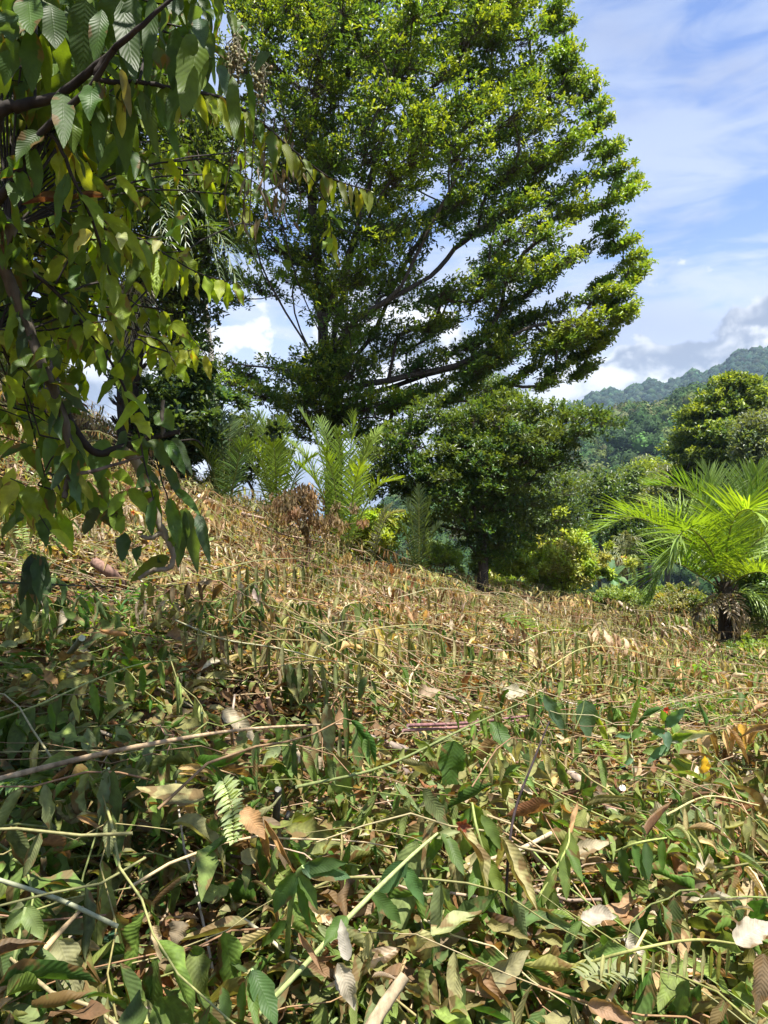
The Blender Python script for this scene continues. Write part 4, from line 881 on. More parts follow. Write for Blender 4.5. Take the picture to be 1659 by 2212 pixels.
# the big hanging leaves
for a in [(185, 0, 178, 153, 62), (291, -8, 269, 173, 56), (262, 0, 290, 160, 50), (330, -5, 318, 150, 44), (430, 75, 396, 242, 62), (124, 70, 147, 176, 34), (66, 62, 70, 198, 50), (92, 70, 108, 200, 40), (28, 80, 10, 190, 44), (10, 90, -8, 240, 50),
          (135, 193, 137, 292, 46), (167, 193, 184, 324, 42), (215, 190, 216, 350, 46), (268, 200, 272, 356, 44), (305, 196, 347, 347, 32), (338, 204, 393, 350, 26), (390, 150, 360, 300, 34), (502, 164, 508, 309, 32), (110, 10, 120, 100, 60), (60, -10, 70, 80, 62), (250, -30, 238, 90, 58), (220, 20, 205, 130, 40), (20, -10, 20, 60, 60), (380, 60, 372, 200, 40)]:
    hleaf(*a, 2.0, UG, droop=.1, curl=.25)
for a in [(349, 5, 342, 138, 44), (370, -8, 392, 34, 46), (412, 10, 425, 70, 36), (447, 69, 462, 131, 40), (430, 40, 442, 90, 40), (538, 156, 549, 238, 30), (582, 112, 548, 150, 28), (478, 140, 488, 200, 26), (340, 100, 352, 160, 34), (12, 20, 30, 90, 60)]:
    hleaf(*a, 1.95, BG, droop=.5, curl=.8)
hleaf(262, 149, 281, 240, 30, 1.9, [(.3, .27, .13)], droop=.2, curl=.5)
for a in [(218, 462, 338, 530, 32), (180, 455, 258, 520, 30), (155, 330, 220, 430, 34), (250, 380, 318, 430, 24), (200, 385, 250, 425, 30), (450, 222, 485, 255, 30), (380, 215, 350, 262, 24)]: hleaf(*a, 2.1, YGN, droop=.8, curl=.6)
for a in [(200, 505, 158, 538, 48), (262, 505, 262, 536, 30), (345, 520, 330, 545, 22)]: hleaf(*a, 1.95, [(.42, .42, .18)], curl=.9)
row(P4, 22, .085, .42, YGN, .12, 1., .9, .35)
row(P2, 26, .1, .42, UG+YGN, .12, .66, .8, .5); row(P2, 22, .085, .34, [(.22, .25, .03), (.28, .28, .04), (.14, .19, .03)], .66, 1., .9, .45)
Pt = br([P2[-12], q(705, 440, 2.45), q(715, 500, 2.45), q(716, 530, 2.45)], .002, .001); row(Pt, 8, .07, .4, YGN, .3, 1., .8, .6)
row(P3, 16, .12, .42, UG+YGN, .2, 1., .5, .6); row(P5, 36, .13, .42, UG+YGN+BG, .12, .9, .5, .8); row(P6, 22, .105, .46, YGN+UG, .1, 1., .35, .7, zside=.7); row(P11, 20, .11, .42, YGN, .1, 1., .7, .6); row(P1, 18, .13, .38, UG, .1, .8, .8, .5)
for a in [(331, 944, 377, 1030, 30), (357, 951, 403, 1013, 28), (372, 947, 430, 1030, 26), (291, 938, 318, 1000, 30), (311, 1010, 335, 1136, 32), (334, 1050, 347, 1146, 30), (367, 1076, 387, 1172, 36), (393, 1099, 384, 1222, 38), (400, 1096, 427, 1216, 34), (427, 1109, 457, 1216, 26), (225, 948, 212, 1030, 56), (360, 1005, 398, 1085, 26), (380, 1058, 430, 1092, 20), (270, 930, 258, 985, 34), (340, 890, 385, 935, 44), (368, 1180, 378, 1150, 20), (300, 1180, 296, 1215, 24), (270, 1150, 262, 1215, 34), (340, 1215, 362, 1198, 22), (330, 1040, 318, 1110, 26)]:
    hleaf(*a, 2.6, BG+[(.07, .14, .04), (.1, .17, .04)], droop=.35, curl=.7)
hleaf(367, 1205, 273, 1246, 34, 2.6, [(.08, .1, .02)]); hleaf(212, 1096, 178, 1150, 44, 2.5, [(.04, .05, .02)]); hleaf(232, 1100, 250, 1150, 36, 2.5, [(.05, .05, .02)]); hleaf(159, 865, 101, 922, 34, 2.4, BG); hleaf(316, 850, 250, 918, 34, 2.5, YGN)
for a in [(250, 1110, 262, 1150, 34), (275, 1060, 230, 1112, 30), (280, 1055, 325, 1110, 28), (248, 1020, 290, 1040, 24), (235, 985, 290, 975, 20), (50, 860, 10, 800, 34), (30, 1010, 5, 1090, 30)]: hleaf(*a, 2.5, YGN)
for a in [(70, 1195, 40, 1310, 36), (76, 1195, 62, 1330, 30), (82, 1198, 88, 1325, 32), (90, 1200, 108, 1275, 28), (66, 1200, 78, 1300, 34)]: hleaf(*a, 2.45, [(.015, .035, .012), (.03, .06, .02)], droop=.1)
# more twigs deeper in the crown, filling the upper left
rg = np.random.default_rng(21)
ANC0 = np.vstack([P[8:], Pb, P1, P2[:12], P3, P5, P6, P11])
def twigs(n, x0, x1, y0_, y1, Y0, Y1, L, w, cols, nl=12, ln=170):
    for k in range(n):
        Y = rg.uniform(Y0, Y1); x = rg.uniform(x0, x1); y = rg.uniform(y0_, y1); a = rg.normal(.25, .5); l = ln*rg.uniform(.6, 1.3)
        s = [q(x-l*.5, y-l*.15, Y), q(x, y, Y+.05), q(x+l*.5*cos(a), y+l*.5*sin(a)+20, Y+rg.normal(0, .15))]
        an = ANC0[np.argmin(np.linalg.norm(ANC0-s[0], axis=1))]; br([an, (an+s[0])/2+[0, 0, .06], s[0]], .004, .003, K=8, M=4)
        PP = br(s, .004, .0015, K=9, M=5); row(PP, nl, L, w, cols, .05, 1., .75, .7, zside=.5)
twigs(46, -60, 460, -60, 190, 2.3, 3.6, .16, .3, UG); twigs(50, -60, 330, 160, 560, 2.4, 3.8, .14, .34, UG+YGN)
twigs(26, -60, 230, 540, 760, 2.5, 3.6, .12, .44, YGN+UG); twigs(16, -80, 170, 760, 1120, 2.6, 3.4, .13, .42, UG+YGN, nl=9)
twigs(12, 150, 420, 300, 560, 3., 4., .11, .42, UG+YGN, nl=9, ln=130); twigs(7, 230, 400, 640, 780, 2.6, 3.2, .09, .46, YGN, nl=9, ln=120); twigs(6, 440, 580, 330, 520, 3., 3.6, .08, .5, YGN+UG, nl=8, ln=90)
# crown above and to the left, outside the frame, that shades the lower left of the picture
ANC = np.vstack([P[8:], Pb[:12], P1[:12], P5[:14]])
for k in range(150):
    o = np.array([rg.uniform(-3.6, .1), rg.uniform(.5, 4.8), 0]); o[2] = max(2.6+rg.uniform(0, 1.8), EYE+o[1]*.74+.25+rg.uniform(0, .6) if o[0] > -o[1]*.5 else 2.4+rg.uniform(0, 1.8))
    a = rg.uniform(0, 6.28); s = [o, o+[cos(a)*.35, sin(a)*.35, .05], o+[cos(a)*.7, sin(a)*.7, -.05]]
    an = ANC[np.argmin(np.linalg.norm(ANC-o, axis=1))]; br([an, (an+o)/2+[0, 0, .15], o], .008, .004, K=8, M=4)
    PP = br(s, .005, .002, K=8, M=4); ANC = np.vstack([ANC, PP]); row(PP, 12, .22, .42, UG, .05, 1., .4, .7, zside=.9)
for e in ([-1.4, 2.6, 4.6], [-2.8, 3., 4.4], [-1.2, 1.6, 3.9], [-3., 1.4, 4.]): br([P[14], (P[14]+np.array(e))/2+[0, 0, .2], np.array(e)], .04, .01)
wood.build('limb', M_BARK, root)
def bigleaves(rec, name, mat, par, ns=12, nt=4):
    mb = MB(); a = np.array([r[0] for r in rec]); d = np.array([r[1] for r in rec]); n = len(rec)
    # blades turn their face towards the open side
    N = nrm(np.array([.15, -1., .35])+R.normal(0, 1, (n, 3))*np.array([r[7] for r in rec])[:, None])
    X = [np.array([r[k] for r in rec]) for k in range(8)]; g_ = R.uniform(0, 1, n)
    for sh_, lo_, hi_ in (('lance', 0, .5), ('ovate', .5, .8), ('long', .8, 1.01)):
        m = (g_ >= lo_) & (g_ < hi_); k_ = int(m.sum())
        if sh_ == 'long': X[3] = X[3]*np.where(m, .75, .9)
        leaves(mb, a[m], d[m], N[m], X[2][m]*R.uniform(.8, 1.15, k_), X[3][m], X[4][m], ns, nt, droop=X[5][m], curl=X[6][m], wave=R.uniform(.05, .6, k_), twist=R.normal(0, .8, k_)*X[7][m], bend=R.normal(0, .5, k_)*X[7][m], shape=sh_, rag=.07)
    return mb.build(name, mat, par)
bigleaves(LF, 'foliage', M_FRESH, root)
# dead hanging leaves, curled brown leaf and dry seed clusters in the crown
mb = MB(); a = q(45, 442, 2.); d = q(190, 425, 2.05)-a
leaves(mb, a, d, [0, -.8, .5], .24, .055, [(.13, .05, .03)], 16, 6, droop=-.4, curl=2.2, wave=.35, bend=.5, shape='lance')
a = q(0, 470, 2.1); leaves(mb, a, [.1, 0, -1], [0, -1, .2], .1, .04, [(.12, .045, .02)], 10, 4, curl=1.8, shape='lance'); mb.build('curled_dead_leaf', M_DRY, root)
mb = MB(); n = 46; px = R.uniform(500, 650, n); py = R.uniform(280, 480, n); P = np.array([q(x, y, 3.+R.normal(0, .15)) for x, y in zip(px, py)])
leaves(mb, P, rdir(n, -1, -.75), rdir(n), .06*R.uniform(.7, 1.5, n), .02, pick([(.3, .26, .2), (.22, .17, .12), (.16, .13, .1)], n), 6, 4, curl=1.4, wave=.4, shape='lance')
for k in range(7):
    x = 505+k*22; S = spline([q(x, 255, 2.95), q(x+R.normal(0, 8), 330, 3.), q(x+R.normal(0, 16), 420, 3.), q(x+R.normal(0, 16), 490, 3.)], 10); tubes(mb, S, .0022, (.14, .1, .07), 4)
mb.build('dead_leaves', M_DRY, root)
for (x, y, sx_, sy_, n) in ((508, 130, 18, 40, 150), (560, 175, 16, 42, 120), (390, 235, 16, 22, 60)):
    mb = MB(); C = np.array([q(x+R.normal(0, sx_*.6), y+R.normal(0, sy_*.6), 2.25+R.normal(0, .03)) for _ in range(n)])
    blobs(mb, C, np.full(n, .0045), np.full(n, .006), pick([(.2, .19, .08), (.25, .2, .1), (.14, .13, .06)], n), .05); top = q(x, y-sy_*1.3, 2.25)
    i = R.choice(n, n//2); tubes(mb, np.stack([np.repeat(top[None], len(i), 0), (top+C[i])/2+R.normal(0, .01, (len(i), 3)), C[i]], 1), .001, (.14, .12, .06), 3); mb.build('seed_cluster', M_STEM, root)

# ------------------------------------------------------------------ single things lying on the slope
def on(px, py, lift=0.): return GL(px, py, lift+(.15 if lift > .08 else .0))
def stem_thing(name, label, cat, pts, r, col, lift=.1, leavesat=None, group=None, cap=True, M=8, knob=.04, base=None):
    """pts: list of (px, py[, lift])"""
    W = [on(p[0], p[1], p[2] if len(p) > 2 else lift) for p in pts]
    t = thing(name, W[0] if base is None else base, label, cat, group); mb = MB(); K = max(6, len(W)*4); S = spline(W, K)
    rr_ = np.interp(np.linspace(0, 1, K), np.linspace(0, 1, len(r)), r)*(1+knob*R.normal(0, 1, K))
    tubes(mb, S, rr_, col, M, cap=cap); mb.build('stem' if leavesat else name.split('_')[-1], M_BARK if col[0] > col[1]*1.12 else M_STEM, t)
    if leavesat:
        lm = MB()
        for L in leavesat:
            (x0, y0, x1, y1, w, c), ex = L[:6], (L[6] if len(L) > 6 else {})
            # foot of the leaf on the stem
            d = [np.linalg.norm((CX+s[0]/s[1]*F-x0, CY-((s[2]-EYE)/s[1]+math.tan(PITCH))*F-y0)) for s in S]; s = S[int(np.argmin(d))]
            a = at(x0, y0, s[1]); b = at(x1, y1, s[1]+ex.get('dy', R.normal(-.03, .05))); ln = np.linalg.norm(b-a)*1.05
            leaves(lm, a, b-a, nrm(np.array([R.normal(0, .4), -1., .5+R.normal(0, .2)])), ln, w/F*s[1], pick([c], 1, jit=.08), 14, 6, droop=ex.get('droop', .35), curl=ex.get('curl', .7), wave=ex.get('wave', .2), twist=R.normal(0, .3), shape=ex.get('shape', 'lance'))
        lm.build('leaves', M_FRESH if not any('dry' in (L[6] if len(L) > 6 else {}) for L in leavesat) else M_DRY, t)
    return t
g1, g2, g3, pal = (.07, .15, .03), (.11, .2, .04), (.05, .1, .03), (.3, .33, .16); yg = (.19, .25, .05); bgn = (.09, .17, .1)
S_ = stem_thing
S_('cut_shoot', 'long tan cut shoot crossing the lower left slope with limp leaves at its right end', 'cut branch', [(-30, 1690, .3), (150, 1645, .32), (317, 1609, .36), (545, 1574, .36), (780, 1562, .3)], [.011, .009, .006, .004], (.42, .3, .18), leavesat=[
  (705, 1520, 712, 1640, 46, pal, dict(curl=1.2)), (745, 1505, 752, 1640, 28, g1, dict(curl=1.8)), (680, 1565, 688, 1665, 28, (.2, .26, .1)), (735, 1570, 736, 1720, 24, pal, dict(curl=2., dry=1)), (770, 1565, 775, 1690, 34, g1), (620, 1575, 618, 1660, 26, g2), (555, 1580, 552, 1690, 26, (.2, .26, .1)), (650, 1575, 655, 1700, 16, pal, dict(curl=2.2))])
S_('cut_shoot', 'long thin dark green shoot crossing the middle foreground with three broad striped leaves', 'cut branch', [(640, 1700, .25), (830, 1655, .3), (1000, 1575, .36), (1100, 1530, .42), (1165, 1500, .46)], [.006, .005, .003], (.17, .2, .07), leavesat=[
  (982, 1600, 968, 1720, 62, g1, dict(curl=.45, shape='ovate')), (1175, 1500, 1222, 1580, 34, bgn), (1060, 1560, 1110, 1620, 44, g1, dict(curl=.5)), (940, 1640, 898, 1590, 26, yg), (1010, 1560, 1040, 1530, 22, yg)])
S_('cut_shoot', 'shoot holding a large blue green leaf with insect holes beside a bright narrow leaf', 'cut branch', [(1230, 1600, .2), (1255, 1545, .35), (1262, 1515, .44)], [.005, .003], (.2, .24, .08), leavesat=[
  (1264, 1512, 1272, 1598, 50, bgn, dict(curl=.4, shape='ovate')), (1285, 1540, 1320, 1612, 16, (.26, .34, .04)), (1255, 1590, 1235, 1640, 20, g2)])
S_('cut_shoot', 'green stemmed shoot with a fan of broad dark leaves in the bottom middle', 'cut branch', [(619, 2110, .02), (624, 1990, .2), (640, 1895, .36), (655, 1872, .4)], [.008, .007, .006], (.2, .28, .07), leavesat=[
  (650, 1875, 752, 1890, 50, (.05, .12, .045), dict(curl=.4, droop=.1)), (640, 1885, 588, 1965, 50, g1), (645, 1890, 690, 1960, 34, g2), (640, 1888, 676, 2010, 30, g1), (655, 1880, 740, 1850, 40, g3), (630, 1950, 690, 1985, 30, g2), (622, 1990, 560, 2035, 32, g1)])
S_('cut_shoot', 'straight pale green stem slanting up to the right from the bottom middle', 'cut branch', [(560, 2190, .12), (640, 2105, .2), (760, 1975, .28), (880, 1857, .34), (945, 1800, .36)], [.007, .007, .004], (.33, .38, .15), leavesat=[
  (950, 1800, 915, 1860, 40, g1), (955, 1800, 1005, 1880, 38, (.12, .2, .05)), (940, 1810, 990, 1790, 26, pal, dict(curl=.9)), (880, 1860, 812, 1930, 50, (.06, .13, .05)), (870, 1870, 920, 1950, 40, (.1, .2, .07)), (800, 1930, 870, 1985, 44, g1), (750, 1980, 700, 2030, 40, g2)])
S_('cut_shoot', 'limp yellow green shoot of overlapping drooping leaves right of the bottom middle', 'cut branch', [(1090, 2000, .1), (1055, 1880, .28), (1030, 1790, .4), (1020, 1735, .44)], [.006, .004], (.26, .3, .09), leavesat=[
  (1020, 1735, 1050, 1800, 40, yg), (1032, 1790, 985, 1850, 34, (.16, .24, .05)), (1040, 1800, 1045, 1900, 38, yg), (1050, 1840, 1010, 1930, 36, g2), (1050, 1850, 1085, 1930, 38, yg), (1060, 1880, 1030, 1990, 38, (.14, .22, .05)), (1075, 1900, 1110, 1985, 36, yg), (1070, 1940, 1055, 2040, 36, g2), (1040, 1760, 1085, 1830, 32, (.14, .21, .05)), (1015, 1745, 990, 1790, 30, g2)])
S_('cut_shoot', 'limp shoot of light olive leaves right of the yellow green drooping shoot', 'cut branch', [(1120, 2010, .1), (1180, 1910, .25), (1225, 1830, .36), (1230, 1790, .38)], [.005, .003], (.3, .34, .1), leavesat=[
  (1228, 1795, 1250, 1890, 30, yg), (1215, 1840, 1225, 1940, 34, (.17, .24, .07)), (1200, 1870, 1170, 1950, 30, yg), (1185, 1900, 1200, 1995, 34, (.15, .22, .06)), (1230, 1800, 1200, 1850, 28, yg), (1170, 1930, 1150, 2020, 30, g2), (1222, 1830, 1262, 1900, 26, g2)])
S_('cut_shoot', 'thin shoot with two broad pale backed leaves at the lower left corner', 'cut branch', [(10, 2200, .1), (30, 2080, .25), (55, 1960, .36)], [.006, .004], (.3, .36, .14), leavesat=[
  (55, 1960, 95, 2020, 50, (.25, .33, .12)), (40, 2030, -10, 2150, 60, (.2, .3, .12)), (70, 2090, 85, 2190, 36, (.1, .16, .04)), (50, 1965, 10, 2010, 40, (.22, .3, .1))])
S_('cut_shoot', 'glossy shoot of narrow dark upright leaves at the very bottom centre', 'cut branch', [(520, 2230, .02), (530, 2130, .15), (545, 2095, .25)], [.006, .004], (.2, .28, .08), leavesat=[
  (545, 2095, 600, 2205, 60, (.08, .17, .05), dict(curl=.4)), (535, 2110, 560, 2215, 30, (.13, .22, .05)), (525, 2120, 520, 2220, 28, (.1, .2, .06)), (480, 2130, 500, 2220, 34, (.11, .2, .06))])
S_('cut_shoot', 'shoot with hanging serrated grey green leaves on the far left foreground', 'cut branch', [(180, 1760, .1), (215, 1680, .3), (235, 1660, .38)], [.006, .004], (.16, .18, .08), leavesat=[
  (232, 1662, 215, 1780, 34, (.12, .18, .1)), (245, 1662, 255, 1770, 40, (.06, .12, .035)), (260, 1750, 275, 1860, 40, (.09, .13, .06)), (215, 1670, 250, 1705, 30, g2), (290, 1830, 280, 1960, 40, (.12, .17, .09)), (310, 1840, 325, 1950, 44, (.17, .21, .09), dict(dry=1))])
S_('cut_shoot', 'arching yellow stemmed shoot with small hanging leaves at the left margin', 'cut branch', [(-20, 1560, .3), (90, 1520, .4), (200, 1470, .45), (300, 1435, .48), (385, 1425, .46)], [.005, .003, .002], (.3, .34, .12), leavesat=[
  (110, 1520, 118, 1580, 24, g1), (160, 1500, 172, 1560, 26, pal), (200, 1475, 212, 1550, 26, g2), (240, 1460, 236, 1520, 24, pal), (275, 1450, 290, 1515, 24, yg), (310, 1440, 308, 1500, 22, g1), (345, 1430, 360, 1490, 22, g2)])
for (lab, pts, r, c, lf) in (
  ('pale shoot of folded hanging leaves just right of the brown stake', [(600, 1440, .3), (690, 1425, .35), (800, 1440, .3)], [.004, .002], (.34, .3, .14), [(620 + 26*k, 1432, 624+26*k+R.normal(0, 5), 1495+R.normal(0, 8), 22, [pal, (.22, .26, .1), (.3, .28, .14)][k % 3], dict(curl=1.6, dry=1)) for k in range(7)]),
  ('arched shoot carrying a comb of rolled olive leaves near the middle of the slope', [(700, 1400, .3), (800, 1360, .45), (930, 1350, .5), (1020, 1375, .42)], [.005, .002], (.4, .36, .16), [(715+24*k, 1385-18*sin(k/12*pi), 718+24*k, 1440-10*sin(k/12*pi)+R.normal(0, 6), 17, [(.3, .3, .11), (.22, .25, .08), (.38, .34, .18)][k % 3], dict(curl=1.9, dry=1)) for k in range(13)]),
  ('shoot with a row of ribbed rolled green leaves on the right of the slope', [(1180, 1445, .35), (1260, 1400, .45), (1340, 1400, .45), (1440, 1430, .36)], [.005, .002], (.42, .4, .16), [(1195+20*k, 1425-16*sin(k/11*pi), 1198+20*k, 1480-8*sin(k/11*pi)+R.normal(0, 6), 15, [(.24, .28, .07), (.3, .3, .1), (.2, .24, .07)][k % 3], dict(curl=1.7, dry=1)) for k in range(12)]),
  ('shoot with long drooping leaf rolls above the bluish leaf with holes', [(1120, 1390, .3), (1200, 1360, .42), (1300, 1380, .4)], [.004, .002], (.45, .4, .2), [(1140+26*k, 1372, 1142+26*k, 1430+R.normal(0, 7), 18, [(.3, .33, .14), (.24, .27, .1)][k % 2], dict(curl=1.9, dry=1)) for k in range(6)]),
  ('shoot of small grey olive leaves hanging in a row below the fallen palm leaf', [(860, 1290, .3), (960, 1270, .4), (1060, 1290, .36)], [.005, .003], (.4, .36, .2), [(870+18*k, 1280, 872+18*k, 1325+R.normal(0, 5), 13, [(.26, .28, .1), (.34, .3, .14)][k % 2], dict(curl=1.7, dry=1)) for k in range(10)]),
  ('shoot with a curtain of dark folded leaves on the slope below the hanging branch', [(460, 1235, .4), (560, 1210, .5), (660, 1205, .5)], [.006, .003], (.3, .3, .14), [(475+20*k, 1222, 478+20*k, 1275+R.normal(0, 6), 17, [(.12, .15, .05), (.2, .22, .09), (.1, .12, .05)][k % 3], dict(curl=1.6, dry=1)) for k in range(10)]),
  ('grey shoot with curled leaf rolls above the long tan cut shoot on the left', [(380, 1340, .3), (480, 1380, .36), (600, 1400, .36), (700, 1425, .3)], [.006, .004], (.36, .34, .2), [(400+30*k, 1350+6*k, 404+30*k, 1415+7*k, 18, [(.14, .18, .06), (.25, .26, .12)][k % 2], dict(curl=1.5, dry=1)) for k in range(8)]),
  ('shoot of withered brown tipped leaf rolls at the right margin of the foreground', [(1440, 1760, .3), (1530, 1720, .4), (1640, 1740, .4)], [.005, .003], (.45, .4, .18), [(1455+24*k, 1745, 1460+24*k, 1830+R.normal(0, 8), 22, [(.2, .22, .07), (.3, .24, .1)][k % 2], dict(curl=1.7, dry=1)) for k in range(8)]),
  ('shoot with three dark green blades hanging right of the light olive limp shoot', [(1330, 1840, .3), (1380, 1820, .4), (1440, 1810, .38)], [.005, .003], (.3, .34, .1), [(1345, 1830, 1352, 1905, 34, g3), (1365, 1822, 1400, 1900, 34, g1), (1395, 1818, 1402, 1900, 28, g3), (1430, 1812, 1432, 1880, 24, g2)]),
  ('spiky shoot with a double row of comb like leaves in the lower right', [(1270, 2080, .3), (1380, 2050, .4), (1500, 2030, .4), (1600, 2040, .3)], [.005, .003], (.3, .3, .1), [(1285+18*k, 2062-k, 1280+18*k, 2110+R.normal(0, 5), 14, [(.22, .27, .07), (.3, .3, .12)][k % 2], dict(curl=1.2, dry=1)) for k in range(17)]),
):
    S_('cut_shoot', lab, 'cut branch', pts, r, c, leavesat=lf)
# bare sticks, logs, stubs
for (nm, lab, cat, pts, r, c) in (
  ('log', 'grey barked log lying on the litter in the middle foreground', 'log', [(790, 1592, .05), (830, 1606, .05), (880, 1622, .05)], [.03, .028, .026], (.2, .16, .13)),
  ('log', 'short dark log end showing left of the broad striped leaf', 'log', [(860, 1664, .05), (905, 1680, .05), (945, 1692, .05)], [.026, .025, .022], (.16, .12, .1)),
  ('branch', 'peeling pale brown branch lying across the right foreground', 'branch', [(1230, 1670, .1), (1290, 1712, .1), (1345, 1790, .1), (1360, 1835, .08)], [.03, .026, .022], (.34, .26, .2)),
  ('branch', 'short pinkish cut branch end right of the peeling branch', 'branch', [(1310, 1745, .05), (1345, 1702, .12)], [.022, .02], (.36, .24, .2)),
  ('branch', 'pair topping purple brown bare stem in the middle of the foreground', 'branch', [(880, 1567, .2), (1000, 1562, .22), (1150, 1545, .22)], [.011, .01, .007], (.2, .1, .1)),
  ('branch', 'lower purple brown bare stem just under its twin', 'branch', [(870, 1578, .16), (1000, 1570, .18), (1120, 1556, .18)], [.01, .009, .006], (.24, .13, .12)),
  ('stick', 'thick bleached stick slanting out of the bottom edge', 'stick', [(798, 2225, .12), (835, 2165, .16), (875, 2108, .2)], [.017, .016, .015], (.42, .33, .21)),
  ('stick', 'long silvery stick slanting down from the left edge to a frayed end', 'stick', [(-20, 1895, .34), (120, 1940, .32), (254, 2001, .3)], [.006, .006, .006], (.28, .29, .18)),
  ('stick', 'tan crooked twig curving up from the lower left edge', 'stick', [(-10, 2145, .2), (60, 2090, .24), (127, 2016, .28), (180, 1960, .3)], [.009, .008, .004], (.46, .33, .18)),
  ('stick', 'forked tan twig with torn bark at the lower right', 'stick', [(1290, 2210, .2), (1340, 2110, .28), (1395, 2010, .36)], [.01, .007, .004], (.5, .36, .18)),
  ('stick', 'thin nearly black stem standing upright right of the bottom middle', 'stem', [(1085, 2100, .02), (1092, 1950, .2), (1108, 1770, .42), (1150, 1650, .55), (1186, 1560, .62)], [.005, .0045, .003], (.035, .025, .025)),
  ('stick', 'bent tan stalk standing in the middle of the slope', 'stem', [(878, 1560, .02), (880, 1500, .2), (888, 1460, .3), (905, 1435, .36)], [.011, .01, .006], (.5, .38, .22)),
  ('stake', 'brown cut stake leaning in the foreground left of the middle', 'stake', [(600, 1603, .0), (588, 1550, .15), (578, 1507, .28)], [.014, .014, .013], (.2, .12, .07)),
  ('stake', 'dark forked stump of a slashed sapling with white cut top', 'stump', [(594, 1825, .0), (596, 1770, .12), (601, 1705, .28)], [.017, .014, .012], (.09, .08, .06)),
  ('stake', 'side fork of the dark slashed sapling pointing right', 'stump', [(600, 1800, .04), (615, 1775, .12), (624, 1752, .18)], [.01, .009, .007], (.1, .09, .07)),
  ('stake', 'stout green cut stem leaning right on the left of the slope', 'stake', [(114, 1458, .0), (146, 1418, .18), (177, 1378, .36)], [.02, .018, .017], (.16, .17, .1)),
  ('stake', 'orange barked stump under the glossy sapling', 'stump', [(1412, 1690, .0), (1411, 1660, .1), (1407, 1628, .22)], [.03, .02, .018], (.42, .2, .08)),
  ('stake', 'leftmost of the three upright green cut stalks', 'stalk', [(380, 1605, .0), (384, 1530, .2), (383, 1462, .36)], [.008, .007, .007], (.2, .27, .07)),
  ('stake', 'middle one of the three upright green cut stalks', 'stalk', [(390, 1605, .0), (391, 1530, .18), (389, 1476, .3)], [.007, .006, .006], (.18, .25, .06)),
  ('stake', 'rightmost of the three upright green cut stalks', 'stalk', [(430, 1650, .0), (436, 1580, .16), (436, 1540, .26)], [.006, .005, .005], (.24, .3, .09)),
  ('stake', 'pale knotty upright stick between the green stalks and the tan shoot', 'stake', [(505, 1625, .0), (500, 1570, .14), (507, 1500, .3)], [.01, .008, .006], (.42, .33, .26)),
  ('branch', 'fallen bare branch running down the crest in front of the young palms', 'branch', [(430, 1070, .2), (520, 1108, .25), (620, 1132, .25), (740, 1165, .2)], [.03, .03, .026, .016], (.42, .31, .24)),
  ('branch', 'thin second bare branch lying under the brown dead bush', 'branch', [(500, 1095, .15), (600, 1150, .2), (700, 1172, .2), (820, 1200, .1)], [.02, .018, .01], (.4, .28, .2)),
  ('log', 'reddish brown broken log piece in the shade of the hanging branch', 'log', [(205, 1215, .1), (235, 1235, .1), (262, 1262, .08)], [.05, .05, .045], (.2, .12, .09)),
  ('branch', 'pale broken branch end in the far cleared ground by the coconut palm', 'branch', [(1335, 1300, .3), (1360, 1318, .2), (1385, 1328, .1)], [.05, .04, .03], (.5, .4, .32)),
  ('branch', 'thick tan branch at the bottom right running under the litter', 'branch', [(1190, 1800, .1), (1110, 1840, .14), (1010, 1868, .1)], [.008, .008, .006], (.5, .4, .26)),
):
    S_(nm, lab, cat, pts, r, c)
# sapling with glossy leaves
S_('sapling', 'small living sapling with bluish glossy leaves and one white leaf on the right', 'sapling', [(1452, 1700, .0), (1450, 1640, .2), (1440, 1590, .4), (1437, 1545, .5)], [.006, .005, .003], (.1, .09, .05), leavesat=[
  (1440, 1570, 1475, 1528, 30, (.08, .18, .11)), (1443, 1600, 1530, 1570, 30, (.6, .62, .5), dict(curl=.5)), (1442, 1605, 1490, 1578, 24, g2), (1440, 1590, 1402, 1565, 26, (.1, .2, .1)), (1450, 1640, 1540, 1680, 26, (.2, .33, .08)), (1448, 1625, 1390, 1615, 28, (.2, .3, .08)), (1438, 1560, 1430, 1530, 22, g1), (1450, 1640, 1500, 1720, 40, (.22, .3, .1)), (1440, 1580, 1445, 1615, 26, (.1, .2, .13)), (1447, 1610, 1395, 1640, 24, (.09, .2, .09)), (1452, 1660, 1470, 1690, 22, (.12, .24, .16))])
S_('sapling', 'small seedling with an orange young leaf right of the glossy sapling', 'sapling', [(1515, 1720, .0), (1518, 1690, .1), (1520, 1665, .2)], [.003, .002], (.16, .1, .05), leavesat=[(1520, 1670, 1522, 1630, 26, (.5, .3, .08), dict(shape='ovate')), (1518, 1690, 1550, 1705, 20, pal), (1517, 1695, 1490, 1688, 18, g2)])
S_('sapling', 'thin seedling with paired small green leaves left of the glossy sapling', 'sapling', [(1372, 1740, .0), (1370, 1680, .15), (1366, 1610, .36), (1362, 1570, .42)], [.003, .002], (.2, .22, .1), leavesat=[(1366, 1590, 1330, 1582, 18, (.14, .26, .16)), (1366, 1590, 1395, 1580, 18, g2), (1368, 1640, 1335, 1650, 18, (.12, .24, .14)), (1370, 1680, 1330, 1675, 16, g2), (1370, 1680, 1398, 1685, 18, g1), (1362, 1570, 1380, 1500, 16, (.2, .34, .06)), (1366, 1600, 1385, 1560, 18, g2)])
